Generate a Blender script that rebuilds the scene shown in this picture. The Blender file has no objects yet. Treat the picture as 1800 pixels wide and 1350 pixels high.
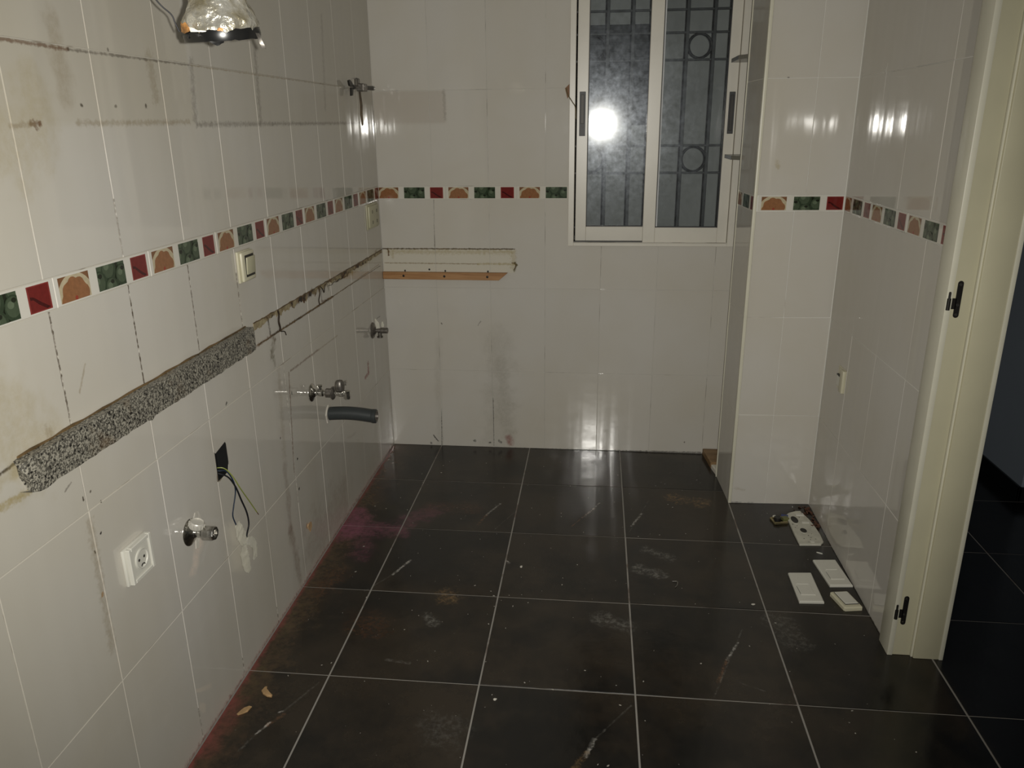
import bpy, bmesh, math, random
from mathutils import Matrix, Vector
from mathutils import noise as mnoise
random.seed(7)
SC = bpy.context.scene
COL = SC.collection

# ---------------------------------------------------------------- camera
cam = bpy.data.cameras.new('camera'); camo = bpy.data.objects.new('camera', cam); COL.objects.link(camo)
CP = Vector((0.9739, -3.5087, 1.4945))
yaw, pitch, roll = -0.10850, -0.31928, -0.01080
def cam_axes():
    f = Vector((math.sin(yaw)*math.cos(pitch), math.cos(yaw)*math.cos(pitch), math.sin(pitch)))
    r = Vector((math.cos(yaw), -math.sin(yaw), 0)); u = r.cross(f)
    return r*math.cos(roll)+u*math.sin(roll), u*math.cos(roll)-r*math.sin(roll), f
R_, U_, F_ = cam_axes()
m = Matrix((R_, U_, -F_)).transposed().to_4x4(); m.translation = CP
camo.matrix_world = m
cam.sensor_width = 36.0; cam.lens = 1373.63/1800*36.0; cam.clip_start = 0.02; cam.clip_end = 50
SC.camera = camo
# ---------------------------------------------------------------- light, world, exposure
W = bpy.data.worlds.new('world'); SC.world = W; W.use_nodes = True
W.node_tree.nodes['Background'].inputs[0].default_value = (0.55, 0.62, 0.75, 1)
W.node_tree.nodes['Background'].inputs[1].default_value = 0.012
sp = bpy.data.lights.new('phone_flash', 'SPOT'); sp.energy = 152; sp.spot_size = math.radians(108); sp.spot_blend = 1.0
sp.shadow_soft_size = 0.006; sp.color = (1.0, 0.97, 0.90)
spo = bpy.data.objects.new('phone_flash', sp); COL.objects.link(spo)
m2 = m.copy(); m2.translation = CP + R_*0.026 + U_*0.004
spo.matrix_world = m2 @ Matrix.Rotation(math.radians(4.0), 4, 'Y') @ Matrix.Rotation(math.radians(5.0), 4, 'X')
SC.view_settings.view_transform = 'Standard'; SC.view_settings.look = 'None'
SC.view_settings.gamma = 1.0; SC.view_settings.use_curve_mapping = False
SC.view_settings.exposure = 0.0

# ---------------------------------------------------------------- materials
PAL = dict(yel=(.40,.33,.17), rust=(.13,.055,.018), tan=(.30,.24,.15), grey=(.22,.20,.17), dark=(.05,.035,.02), black=(.008,.007,.006),
           olive=(.10,.08,.03), plas=(.84,.72,.62), chalk=(.62,.60,.55), orange=(.42,.24,.10), red=(.22,.025,.02), pink=(.24,.07,.12),
           umber=(.075,.035,.018), ochre=(.16,.10,.045), dust=(.15,.145,.13), soot=(.008,.007,.006), rusty=(.20,.10,.05), cream=(.68,.64,.52),
           redbrown=(.21,.058,.050), floorbrown=(.085,.052,.030))
def new_mat(name):
    M = bpy.data.materials.new(name); M.use_nodes = True
    return M, M.node_tree, M.node_tree.nodes['Principled BSDF']
def node(nt, t, **kw):
    n = nt.nodes.new(t)
    for k, v in kw.items(): setattr(n, k, v)
    return n
def math_n(nt, op, a, b=None, c=None, clamp=False):
    n = node(nt, 'ShaderNodeMath', operation=op); n.use_clamp = clamp
    for i, v in enumerate((a, b, c)):
        if v is None: continue
        if isinstance(v, (int, float)): n.inputs[i].default_value = v
        else: nt.links.new(v, n.inputs[i])
    return n.outputs[0]
def vec_n(nt, op, a, b=None, out=0):
    n = node(nt, 'ShaderNodeVectorMath', operation=op)
    for i, v in enumerate((a, b)):
        if v is None: continue
        if isinstance(v, (tuple, Vector)): n.inputs[i].default_value = v
        else: nt.links.new(v, n.inputs[i])
    return n.outputs[out]
def mix_c(nt, fac, a, b):
    n = node(nt, 'ShaderNodeMix', data_type='RGBA')
    for s, v in ((n.inputs[0], fac), (n.inputs[6], a), (n.inputs[7], b)):
        if isinstance(v, (int, float)): s.default_value = v
        elif isinstance(v, tuple): s.default_value = (*v[:3], 1)
        else: nt.links.new(v, s)
    return n.outputs[2]
def maprange(nt, v, a, b, c=0, d=1, smooth=False):
    n = node(nt, 'ShaderNodeMapRange'); n.clamp = True
    if smooth: n.interpolation_type = 'SMOOTHSTEP'
    nt.links.new(v, n.inputs[0])
    for i, x in enumerate((a, b, c, d)): n.inputs[i+1].default_value = x
    return n.outputs[0]
def noise_n(nt, vec, scale, detail=3, rough=.55, dist=0):
    n = node(nt, 'ShaderNodeTexNoise'); n.inputs['Scale'].default_value = scale; n.inputs['Detail'].default_value = detail
    n.inputs['Roughness'].default_value = rough; n.inputs['Distortion'].default_value = dist
    nt.links.new(vec, n.inputs['Vector']); return n.outputs[0]
def stains(nt, pos, col, lst, nz_fine, nz_wide, gr=(.38, .60)):
    """real stains, drips, dirt and scratches: capsules in world space with ragged edges"""
    if not lst: return col
    grain = maprange(nt, noise_n(nt, pos, 60, 7, .72), gr[0], gr[1], .12 if gr[0] > .4 else .5, 1)
    grain2 = maprange(nt, noise_n(nt, pos, 38, 6, .65), .36, .62, .35, 1)
    for a, b, r, soft, c, s in lst:
        A, B = Vector(a), Vector(b); BA = B-A
        if BA.length < 1e-5: BA = Vector((0, 0, 1e-4)) if abs(A.z) > .02 else Vector((1e-4, 0, 0))
        pa = vec_n(nt, 'SUBTRACT', pos, tuple(A))
        h = math_n(nt, 'MULTIPLY', vec_n(nt, 'DOT_PRODUCT', pa, tuple(BA), 1), 1/BA.dot(BA), clamp=True)
        sc = node(nt, 'ShaderNodeVectorMath', operation='SCALE'); sc.inputs[0].default_value = tuple(BA); nt.links.new(h, sc.inputs[3])
        d = vec_n(nt, 'LENGTH', vec_n(nt, 'SUBTRACT', pa, sc.outputs[0]), None, 1)
        nz = nz_fine if (r+soft) < .02 else nz_wide
        d2 = math_n(nt, 'MULTIPLY_ADD', nz, (r+soft)*2.6, d)
        mk = maprange(nt, d2, r*.6, r+soft*1.25, s, 0, True)
        if c in ('floorbrown', 'redbrown', 'pink'): mk = math_n(nt, 'MULTIPLY', mk, grain2)
        elif r+soft >= .006 or gr[0] > .4: mk = math_n(nt, 'MULTIPLY', mk, grain)
        col = mix_c(nt, mk, col, PAL[c])
    return col
def plain(name, col, rough=.5, metal=0, bump=0, bscale=200, spec=.5, var=0, vscale=8):
    M, nt, p = new_mat(name)
    p.inputs['Base Color'].default_value = (*col, 1); p.inputs['Roughness'].default_value = rough; p.inputs['Metallic'].default_value = metal
    p.inputs['Specular IOR Level'].default_value = spec
    g = node(nt, 'ShaderNodeTexCoord')
    nz = noise_n(nt, g.outputs['Object'], vscale, 5)
    v = var or .12
    c = mix_c(nt, maprange(nt, nz, .3, .7), tuple(x*(1-v) for x in col), tuple(min(1, x*(1+v)) for x in col))
    nt.links.new(c, p.inputs['Base Color'])
    if bump:
        bn = node(nt, 'ShaderNodeBump'); bn.inputs['Strength'].default_value = 1; bn.inputs['Distance'].default_value = bump
        nt.links.new(noise_n(nt, g.outputs['Object'], bscale, 3), bn.inputs['Height']); nt.links.new(bn.outputs[0], p.inputs['Normal'])
    return M
TILE = (.600, .578, .530)
def tile_mat(name, axis, lst=(), extra=None, base=TILE, K=13., amp=.0013):
    M, nt, p = new_mat(name)
    pos = node(nt, 'ShaderNodeNewGeometry').outputs['Position']
    rnd = node(nt, 'ShaderNodeObjectInfo').outputs['Random']
    xyz = node(nt, 'ShaderNodeSeparateXYZ'); nt.links.new(pos, xyz.inputs[0])
    nf = math_n(nt, 'SUBTRACT', noise_n(nt, pos, 90, 3), .5)
    nw = math_n(nt, 'SUBTRACT', noise_n(nt, pos, 16, 4), .5)
    big = noise_n(nt, pos, 2.2, 3)
    col = mix_c(nt, maprange(nt, big, .35, .7), base, tuple(b*k for b, k in zip(base, (.95, .93, .88))))
    col = mix_c(nt, math_n(nt, 'MULTIPLY', rnd, .10), col, (.45, .43, .38))
    if extra: col = extra(nt, xyz, col, nw, nf)
    col = stains(nt, pos, col, lst, nf, nw)
    nt.links.new(col, p.inputs['Base Color'])
    # slow vertical ripple of the glazed surface
    u = math_n(nt, 'MULTIPLY', xyz.outputs[axis], K)
    z = math_n(nt, 'MULTIPLY', xyz.outputs[2], .9)
    cb = node(nt, 'ShaderNodeCombineXYZ'); nt.links.new(u, cb.inputs[0]); nt.links.new(z, cb.inputs[1]); nt.links.new(math_n(nt, 'MULTIPLY', rnd, 40), cb.inputs[2])
    h = math_n(nt, 'ADD', noise_n(nt, cb.outputs[0], 1.0, 1, .3), math_n(nt, 'MULTIPLY', noise_n(nt, cb.outputs[0], 2.7, 1, .3), .12))
    bn = node(nt, 'ShaderNodeBump'); bn.inputs['Strength'].default_value = 1; bn.inputs['Distance'].default_value = amp
    nt.links.new(h, bn.inputs['Height']); nt.links.new(bn.outputs[0], p.inputs['Normal'])
    nt.links.new(maprange(nt, nw, -.3, .3, .035, .085), p.inputs['Roughness'])
    p.inputs['IOR'].default_value = 1.5
    return M
def rectmask(nt, xyz, ax, a, b, z0, z1, nz, soft=.006, wob=.01):
    u = math_n(nt, 'MULTIPLY_ADD', nz, wob, xyz.outputs[ax]); z = math_n(nt, 'MULTIPLY_ADD', nz, wob, xyz.outputs[2])
    k = maprange(nt, u, a-soft, a+soft)
    for v, q0, q1, lo in ((u, b-soft, b+soft, 0), (z, z0-soft, z0+soft, 1), (z, z1-soft, z1+soft, 0)):
        k = math_n(nt, 'MULTIPLY', k, maprange(nt, v, q0, q1, 0 if lo else 1, 1 if lo else 0))
    return k
STAINS_LEFT = [
    ((0.0, -2.268, 1.469), (0.0, -2.172, 1.518), 0.035, 0.05, 'yel', 0.35),
    ((0.0, -2.183, 1.506), (0.0, -2.16, 1.507), 0.002, 0.004, 'rust', 0.9),
    ((0.0, -2.174, 1.509), (0.0, -2.172, 1.499), 0.002, 0.004, 'rust', 0.9),
    ((0.0, -2.232, 1.502), (0.0, -2.175, 1.506), 0.001, 0.006, 'tan', 0.6),
    ((0.0, -2.058, 1.507), (0.0, -1.63, 1.51), 0.001, 0.006, 'tan', 0.55),
    ((0.0, -1.595, 1.505), (-0.0, -1.122, 1.507), 0.001, 0.007, 'grey', 0.7),
    ((-0.0, -1.122, 1.507), (0.0, -0.026, 1.512), 0.001, 0.006, 'grey', 0.8),
    ((0.0, -2.075, 1.677), (0.0, -2.082, 1.553), 0.012, 0.02, 'tan', 0.4),
    ((0.0, -1.769, 1.644), (0.0, -1.764, 1.563), 0.004, 0.015, 'tan', 0.45),
    ((0.0, -1.583, 1.646), (0.0, -1.598, 1.514), 0.002, 0.012, 'grey', 0.6),
    ((0.0, -1.2, 1.702), (0.0, -1.213, 1.511), 0.002, 0.012, 'grey', 0.6),
    ((0.0, -0.596, 1.862), (0.0, -0.632, 1.561), 0.001, 0.012, 'grey', 0.4),
    ((-0.0, -2.218, 1.638), (0.0, -2.045, 1.636), 0.0005, 0.004, 'rust', 0.7),
    ((0.0, -2.045, 1.636), (0.0, -1.587, 1.64), 0.0005, 0.003, 'dark', 0.55),
    ((0.0, -1.587, 1.64), (0.0, -0.428, 1.642), 0.0005, 0.003, 'tan', 0.6),
    ((-0.0, -2.033, 1.54), (0.0, -2.031, 1.539), 0.001, 0.003, 'dark', 0.8),
    ((0.0, -1.811, 1.543), (0.0, -1.81, 1.541), 0.002, 0.003, 'dark', 0.8),
    ((0.0, -1.924, 1.54), (0.0, -1.922, 1.54), 0.001, 0.003, 'dark', 0.6),
    ((0.0, -1.918, 1.647), (0.0, -1.918, 1.645), 0.001, 0.003, 'dark', 0.6),
    ((0.0, -2.391, 1.057), (0.0, -2.349, 0.968), 0.03, 0.06, 'yel', 0.4),
    ((0.0, -2.297, 0.983), (0.0, -2.288, 0.972), 0.004, 0.008, 'tan', 0.5),
    ((-0.0, -2.422, 0.955), (0.0, -2.378, 0.958), 0.001, 0.003, 'dark', 0.9),
    ((0.0, -2.426, 0.94), (0.0, -2.379, 0.943), 0.008, 0.012, 'yel', 0.6),
    ((0.0, -2.438, 0.899), (0.0, -2.367, 0.898), 0.004, 0.006, 'yel', 0.95),
    ((-0.0, -1.083, 0.951), (0.0, -0.788, 0.954), 0.004, 0.008, 'dark', 0.7),
    ((0.0, -0.788, 0.954), (0.0, -0.458, 0.941), 0.004, 0.007, 'yel', 0.95),
    ((0.0, -0.458, 0.941), (0.0, -0.037, 0.959), 0.008, 0.01, 'yel', 0.6),
    ((0.0, -1.408, 0.956), (0.0, -1.293, 0.955), 0.003, 0.006, 'yel', 0.95),
    ((0.0, -0.978, 0.948), (0.0, -0.93, 0.958), 0.005, 0.006, 'dark', 0.9),
    ((0.0, -0.674, 0.943), (0.0, -0.52, 0.938), 0.0005, 0.004, 'dark', 0.9),
    ((0.0, -1.414, 0.893), (-0.0, -1.296, 0.896), 0.002, 0.004, 'rust', 0.8),
    ((-0.0, -1.296, 0.896), (0.0, -0.753, 0.894), 0.0008, 0.004, 'dark', 0.9),
    ((0.0, -0.753, 0.894), (0.0, -0.069, 0.905), 0.0003, 0.003, 'tan', 0.8),
    ((0.0, -1.311, 0.952), (0.0, -1.306, 0.906), 0.004, 0.004, 'dark', 0.95),
    ((0.0, -0.838, 0.953), (0.0, -0.839, 0.902), 0.002, 0.004, 'dark', 0.8),
    ((-0.0, -0.769, 0.955), (0.0, -0.757, 0.927), 0.002, 0.004, 'dark', 0.8),
    ((0.0, -0.839, 0.902), (0.0, -0.727, 0.895), 0.001, 0.003, 'rust', 0.6),
    ((-0.0, -1.305, 0.895), (0.0, -1.275, 0.876), 0.003, 0.005, 'rust', 0.6),
    ((0.0, -1.284, 0.875), (0.0, -1.312, 0.837), 0.006, 0.012, 'olive', 0.55),
    ((0.0, -1.309, 0.846), (0.0, -1.294, 0.805), 0.003, 0.01, 'olive', 0.5),
    ((0.0, -1.197, 0.747), (0.0, -1.24, 0.416), 0.0008, 0.004, 'rust', 0.6),
    ((-0.0, -1.182, 0.748), (0.0, -0.916, 0.744), 0.0008, 0.004, 'rust', 0.6),
    ((0.0, -0.916, 0.744), (0.0, -0.705, 0.74), 0.0008, 0.003, 'tan', 0.5),
    ((0.0, -1.31, 0.468), (0.0, -1.311, 0.244), 0.006, 0.014, 'rust', 0.3),
    ((0.0, -1.311, 0.244), (0.0, -1.284, 0.033), 0.008, 0.018, 'rust', 0.4),
    ((0.0, -1.273, 0.78), (-0.0, -1.301, 0.503), 0.003, 0.015, 'tan', 0.3),
    ((0.0, -1.857, 0.511), (0.0, -1.913, 0.456), 0.006, 0.016, 'plas', 0.8),
    ((0.0, -1.825, 0.485), (0.0, -1.861, 0.456), 0.003, 0.007, 'chalk', 0.9),
    ((0.0, -1.817, 0.546), (0.0, -1.754, 0.512), 0.003, 0.01, 'chalk', 0.5),
    ((0.0, -1.764, 0.5), (-0.0, -1.792, 0.457), 0.002, 0.012, 'chalk', 0.4),
    ((0.0, -1.179, 0.182), (0.0, -1.144, 0.164), 0.005, 0.007, 'orange', 0.9),
    ((0.0, -0.34, 0.517), (0.0, -0.34, 0.478), 0.007, 0.007, 'red', 0.9),
    ((0.0, -0.34, 0.478), (0.0, -0.394, 0.472), 0.006, 0.006, 'red', 0.9),
    ((0.0, -1.191, 0.677), (0.0, -1.191, 0.675), 0.003, 0.003, 'black', 0.9),
    ((0.0, -1.201, 0.447), (0.0, -1.201, 0.446), 0.003, 0.002, 'black', 1),
    ((0.0, -1.212, 0.344), (0.0, -1.213, 0.342), 0.003, 0.002, 'black', 1),
    ((0.0, -1.628, 0.797), (0.0, -1.632, 0.795), 0.002, 0.003, 'black', 0.9),
    ((-0.0, -1.316, 0.568), (0.0, -1.317, 0.567), 0.001, 0.003, 'dark', 0.8),
    ((0.0, -2.215, 0.822), (0.0, -2.215, 0.821), 0.001, 0.002, 'dark', 0.8),
    ((0.0, -2.21, 0.728), (-0.0, -2.211, 0.727), 0.001, 0.002, 'black', 0.9),
    ((0.0, -2.191, 0.789), (0.0, -2.191, 0.788), 0.001, 0.002, 'dark', 0.9),
    ((0.0, -2.24, 0.822), (0.0, -2.24, 0.815), 0.001, 0.002, 'dark', 0.9),
    ((0.0, -2.238, 0.703), (0.0, -2.236, 0.698), 0.001, 0.002, 'black', 0.9),
    ((0.0, -2.24, 0.605), (0.0, -2.241, 0.602), 0.003, 0.002, 'orange', 0.8),
    ((0.0, -2.284, 0.855), (0.0, -2.263, 0.864), 0.0005, 0.002, 'dark', 0.5),
    ((0.0, -2.235, 0.763), (-0.0, -2.242, 0.477), 0.002, 0.012, 'tan', 0.45),  # dirty joint, widened by the groove's shading painted in
    ((0.0, -0.837, 0.084), (0.0, -1.121, 0.071), 0.04, 0.1, 'rust', 0.22),
    ((0.0, -2.192, 1.019), (0.0, -2.161, 1.067), 0.0005, 0.003, 'tan', 0.5),
    ((-0.0, -0.888, 0.851), (0.0, -1.115, 0.829), 0.03, 0.04, 'chalk', 0.18),
    ((0.0, -0.163, 0.677), (0.0, -0.105, 0.674), 0.001, 0.003, 'dark', 0.5),
]
STAINS_BACK = [
    ((0.001, 0.0, 0.966), (0.609, 0.0, 0.967), 0.0008, 0.003, 'dark', 0.9),
    ((0.032, 0.0, 0.953), (0.598, 0.0, 0.954), 0.003, 0.01, 'yel', 0.6),
    ((0.008, 0.0, 0.901), (0.442, 0.0, 0.899), 0.0003, 0.003, 'tan', 0.8),
    ((0.442, 0.0, 0.899), (0.611, 0.0, 0.9), 0.001, 0.005, 'yel', 0.8),
    ((0.606, 0.0, 0.949), (0.603, 0.0, 0.885), 0.006, 0.01, 'yel', 0.5),
    ((0.611, 0.0, 0.905), (0.618, 0.0, 0.895), 0.002, 0.004, 'olive', 0.9),
    ((0.618, 0.0, 0.895), (0.608, 0.0, 0.869), 0.002, 0.004, 'olive', 0.8),
    ((0.03, 0.0, 0.959), (0.029, 0.0, 0.935), 0.0015, 0.003, 'rust', 0.9),
    ((0.048, 0.0, 0.954), (0.047, 0.0, 0.927), 0.003, 0.006, 'yel', 0.5),
    ((0.527, 0.0, 0.537), (0.527, 0.0, 0.019), 0.02, 0.07, 'olive', 0.14),
    ((0.243, 0.0, 0.531), (0.227, 0.0, 0.008), 0.001, 0.02, 'olive', 0.12),
    ((0.539, 0.0, 0.426), (0.567, 0.0, 0.08), 0.002, 0.05, 'olive', 0.13),
    ((0.569, 0.0, 0.05), (0.58, 0.0, 0.02), 0.008, 0.012, 'red', 0.7),
    ((0.524, 0.0, 0.036), (0.533, 0.0, 0.025), 0.003, 0.004, 'black', 0.7),
    ((0.201, 0.0, 0.053), (0.222, 0.0, 0.023), 0.001, 0.003, 'black', 0.8),
    ((0.185, 0.0, 0.013), (0.187, 0.0, 0.01), 0.003, 0.003, 'black', 0.8),
    ((0.404, 0.0, 0.032), (0.409, 0.0, 0.03), 0.003, 0.004, 'black', 0.8),
    ((0.477, 0.0, 0.023), (0.482, 0.0, 0.023), 0.002, 0.003, 'black', 0.8),
    ((-0.003, 0.0, -0.008), (1.515, 0.0, 0.005), 0.0005, 0.004, 'black', 0.7),
    ((0.246, 0.0, 0.188), (0.241, 0.0, 0.003), 0.0003, 0.002, 'black', 0.7),
    ((0.5, 0.0, 0.254), (0.499, 0.0, 0.006), 0.0003, 0.002, 'black', 0.7),
    ((0.249, 0.0, 1.187), (0.245, 0.0, 0.968), 0.0003, 0.002, 'dark', 0.6),
    ((1.414, 0.0, 0.057), (1.414, 0.0, 0.054), 0.001, 0.003, 'black', 0.8),
    ((0.263, 0.0, 0.62), (0.265, 0.0, 0.615), 0.001, 0.002, 'dark', 0.7),
    ((0.448, 0.0, 0.631), (0.435, 0.0, 0.612), 0.0008, 0.002, 'dark', 0.4),
    ((0.312, 0.0, 1.642), (0.315, 0.0, 1.523), 0.002, 0.006, 'grey', 0.35),
]
STAINS_FIN = [
    ((1.624, -0.508, 1.644), (1.626, -0.508, 1.644), 0.002, 0.002, 'black', 1),
    ((1.777, -0.508, 1.644), (1.779, -0.508, 1.643), 0.002, 0.002, 'black', 1),
    ((1.614, -0.508, 1.362), (1.619, -0.508, 1.346), 0.004, 0.006, 'yel', 0.5),
    ((1.544, -0.508, 0.001), (1.873, -0.508, 0.003), 0.0005, 0.004, 'black', 0.7),
    ((1.701, -0.508, 0.093), (1.705, -0.508, 0.001), 0.0003, 0.002, 'black', 0.8),
    ((1.562, -0.508, 0.067), (1.608, -0.508, 0.059), 0.001, 0.006, 'tan', 0.3),
]
STAINS_FLOOR = [
    ((0.028, -0.745, 0.0), (0.04, -0.885, 0.0), 0.02, 0.06, 'pink', 0.85),
    ((0.056, -0.838, 0.0), (0.232, -0.855, 0.0), 0.01, 0.05, 'pink', 0.55),
    ((0.258, -0.774, 0.0), (0.334, -0.694, 0.0), 0.02, 0.05, 'pink', 0.35),
    ((0.109, -0.902, 0.0), (0.14, -1.047, 0.0), 0.01, 0.05, 'pink', 0.35),
    ((0.511, -1.272, 0.0), (0.514, -1.289, -0.0), 0.015, 0.035, 'ochre', 1),
    ((0.265, -1.438, 0.0), (0.291, -1.466, 0.0), 0.02, 0.06, 'umber', 0.9),
    ((0.089, -1.187, 0.0), (0.065, -1.295, 0.0), 0.01, 0.05, 'umber', 0.9),
    ((0.026, -0.618, 0.0), (0.136, -0.661, 0.0), 0.01, 0.04, 'olive', 0.35),
    ((0.324, -0.645, 0.0), (0.493, -0.656, 0.0), 0.01, 0.05, 'umber', 0.9),
    ((1.314, -0.483, 0.0), (1.438, -0.524, 0.0), 0.012, 0.035, 'ochre', 1),
    ((1.145, -1.056, 0.0), (1.223, -1.086, 0.0), 0.012, 0.02, 'dust', 1),
    ((1.183, -0.915, 0.0), (1.262, -0.968, 0.0), 0.004, 0.025, 'dust', 0.8),
    ((0.459, -1.396, 0.0), (0.49, -1.436, 0.0), 0.006, 0.016, 'dust', 0.9),
    ((1.015, -1.355, 0.0), (1.094, -1.393, 0.0), 0.012, 0.03, 'dust', 0.7),
    ((1.57, -1.32, 0.0), (1.605, -1.432, 0.0), 0.015, 0.04, 'dust', 0.4),
    ((0.592, -1.881, 0.0), (0.625, -1.899, 0.0), 0.02, 0.05, 'dust', 0.3),
    ((0.389, -0.964, 0.0), (0.496, -1.075, 0.0), 0.03, 0.03, 'soot', 0.8),
    ((0.168, -1.369, 0.0), (0.21, -1.381, 0.0), 0.04, 0.05, 'soot', 0.7),
    ((0.048, -0.993, 0.0), (0.188, -1.102, 0.0), 0.02, 0.05, 'soot', 0.6),
    ((0.134, -1.817, 0.0), (0.098, -1.886, 0.0), 0.03, 0.05, 'soot', 0.6),
    ((0.03, -1.604, -0.0), (0.089, -1.571, 0.0), 0.02, 0.05, 'soot', 0.6),
    ((0.558, -0.7, 0.0), (0.603, -0.595, 0.0), 0.0008, 0.005, 'chalk', 0.6),
    ((0.535, -0.783, 0.0), (0.56, -0.695, 0.0), 0.001, 0.006, 'rusty', 0.6),
    ((0.959, -0.666, 0.0), (1.016, -0.555, 0.0), 0.0008, 0.005, 'chalk', 0.6),
    ((0.905, -0.765, 0.0), (0.993, -0.603, 0.0), 0.0005, 0.004, 'rusty', 0.5),
    ((1.137, -0.745, 0.0), (1.183, -0.637, 0.0), 0.0008, 0.005, 'chalk', 0.6),
    ((1.12, -0.814, 0.0), (1.217, -0.517, 0.0), 0.0003, 0.003, 'dust', 0.4),
    ((0.289, -1.169, 0.0), (0.331, -1.07, 0.0), 0.0008, 0.005, 'chalk', 0.8),
    ((0.219, -1.281, 0.0), (0.289, -1.169, 0.0), 0.0003, 0.003, 'dust', 0.5),
    ((1.344, -1.635, 0.0), (1.384, -1.532, 0.0), 0.001, 0.006, 'rusty', 0.7),
    ((1.384, -1.532, 0.0), (1.429, -1.448, 0.0), 0.0008, 0.004, 'chalk', 0.7),
    ((1.325, -1.695, 0.0), (1.455, -1.375, 0.0), 0.0003, 0.003, 'dust', 0.5),
    ((0.978, -1.942, 0.0), (0.999, -1.883, 0.0), 0.001, 0.006, 'chalk', 0.7),
    ((0.951, -1.981, 0.0), (0.982, -1.927, 0.0), 0.002, 0.008, 'ochre', 0.8),
    ((0.999, -1.883, 0.0), (1.098, -1.749, 0.0), 0.0003, 0.003, 'dust', 0.5),
    ((0.124, -1.946, 0.0), (0.145, -1.903, 0.0), 0.001, 0.003, 'chalk', 0.9),
    ((0.142, -1.913, -0.0), (0.171, -1.869, 0.0), 0.001, 0.006, 'rusty', 0.6),
    ((0.153, -1.864, 0.0), (0.162, -1.859, 0.0), 0.001, 0.003, 'chalk', 0.8),
    ((0.166, -1.858, -0.0), (0.22, -1.739, 0.0), 0.0003, 0.004, 'dust', 0.5),
    ((0.105, -2.006, 0.0), (0.124, -1.946, 0.0), 0.0003, 0.004, 'dust', 0.5),
    ((1.404, -1.629, 0.0), (1.468, -1.659, 0.0), 0.0003, 0.003, 'dust', 0.4),
    ((0.67, -0.666, 0.0), (0.607, -0.814, 0.0), 0.0003, 0.003, 'dust', 0.4),
    ((0.388, -1.624, 0.0), (0.458, -1.633, 0.0), 0.001, 0.006, 'dust', 0.6),
    ((0.186, -1.643, 0.0), (0.261, -1.661, 0.0), 0.02, 0.03, 'soot', 0.4),
    ((0.677, -1.04, 0.0), (0.688, -1.058, -0.0), 0.002, 0.004, 'chalk', 0.7),
]
STAINS_LEFT += [((0,y,z0),(0,y,z1),.0011,.0016,'dark',s) for y,z0,z1,s in ((-2.2322,.965,1.186,.9),(-1.9822,.965,1.186,.95),(-1.7322,.965,1.186,.85),(-1.4822,.965,1.12,.7),(-1.9822,1.25,1.36,.6),(-1.9822,.0,.1,.6),(-1.7322,0,.06,.9),(-1.4822,0,.06,.8),(-1.2322,.3,.79,.5))]
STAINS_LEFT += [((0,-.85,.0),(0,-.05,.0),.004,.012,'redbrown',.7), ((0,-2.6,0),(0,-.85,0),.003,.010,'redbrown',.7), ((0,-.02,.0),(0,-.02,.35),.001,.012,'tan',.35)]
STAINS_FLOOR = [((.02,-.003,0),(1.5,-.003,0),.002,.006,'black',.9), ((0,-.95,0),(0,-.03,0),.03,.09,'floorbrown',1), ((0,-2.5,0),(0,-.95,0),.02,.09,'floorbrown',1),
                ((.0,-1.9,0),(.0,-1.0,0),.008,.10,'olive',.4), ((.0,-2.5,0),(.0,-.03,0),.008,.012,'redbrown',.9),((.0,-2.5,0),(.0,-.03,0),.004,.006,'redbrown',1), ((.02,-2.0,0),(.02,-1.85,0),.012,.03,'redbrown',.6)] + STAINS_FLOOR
def ex_left(nt, xyz, col, nw, nf):
    a = rectmask(nt, xyz, 1, -4.4, -1.60, 1.507, 3, nw, .008, .02)
    col = mix_c(nt, math_n(nt, 'MULTIPLY', a, .26), col, (.44, .39, .27))
    b = rectmask(nt, xyz, 1, -1.58, 0, 1.503, 3, nw)
    col = mix_c(nt, math_n(nt, 'MULTIPLY', b, .28), col, (.40, .37, .30))
    y = maprange(nt, xyz.outputs[1], -2.0, -2.8)
    col = mix_c(nt, math_n(nt, 'MULTIPLY', y, .35), col, (.48, .43, .27))
    g = rectmask(nt, xyz, 1, -1.30, -.12, .0, .39, nw, .05, .1)
    col = mix_c(nt, math_n(nt, 'MULTIPLY', g, .15), col, (.34, .30, .24))
    return col
def ex_back(nt, xyz, col, nw, nf):
    a = rectmask(nt, xyz, 0, -1, .318, 1.508, 1.640, nf)
    col = mix_c(nt, math_n(nt, 'MULTIPLY', a, .35), col, (.40, .34, .28))
    b = rectmask(nt, xyz, 0, -1, .612, .860, .967, nf, .003, .006)
    col = mix_c(nt, math_n(nt, 'MULTIPLY', b, .6), col, (.66, .62, .50))
    return col
STAINS_RIGHT = [((1.868,-.52,0),(1.868,-1.44,0),.0005,.005,'black',.6), ((1.868,-.51,0),(1.868,-.51,1.2),.0003,.004,'tan',.4)]
MCACHE = {}
def mat_for(kind, lo, hi):
    """glaze for one tile: only the stains that reach it, so clean tiles all share one material"""
    lst = {'left': STAINS_LEFT, 'back': STAINS_BACK, 'fin': STAINS_FIN, 'right': STAINS_RIGHT, 'floor': STAINS_FLOOR}[kind]
    ids = []
    for k, s in enumerate(lst):
        mrg = (s[2]+s[3])*2.1+.002
        if all(min(s[0][a], s[1][a])-mrg < hi[a]+.003 and max(s[0][a], s[1][a])+mrg > lo[a]-.003 for a in range(3)): ids.append(k)
    key = (kind, tuple(ids))
    if key not in MCACHE:
        sub = [lst[k] for k in ids]
        MCACHE[key] = floor_mat(sub) if kind == 'floor' else tile_mat('glazed_tile_'+kind, 1 if kind in ('left', 'right') else 0, sub,
            {'left': ex_left, 'back': ex_back}.get(kind), amp={'left': .0013, 'back': .0014, 'fin': .0013, 'right': .0013}[kind])
    return MCACHE[key]
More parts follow.
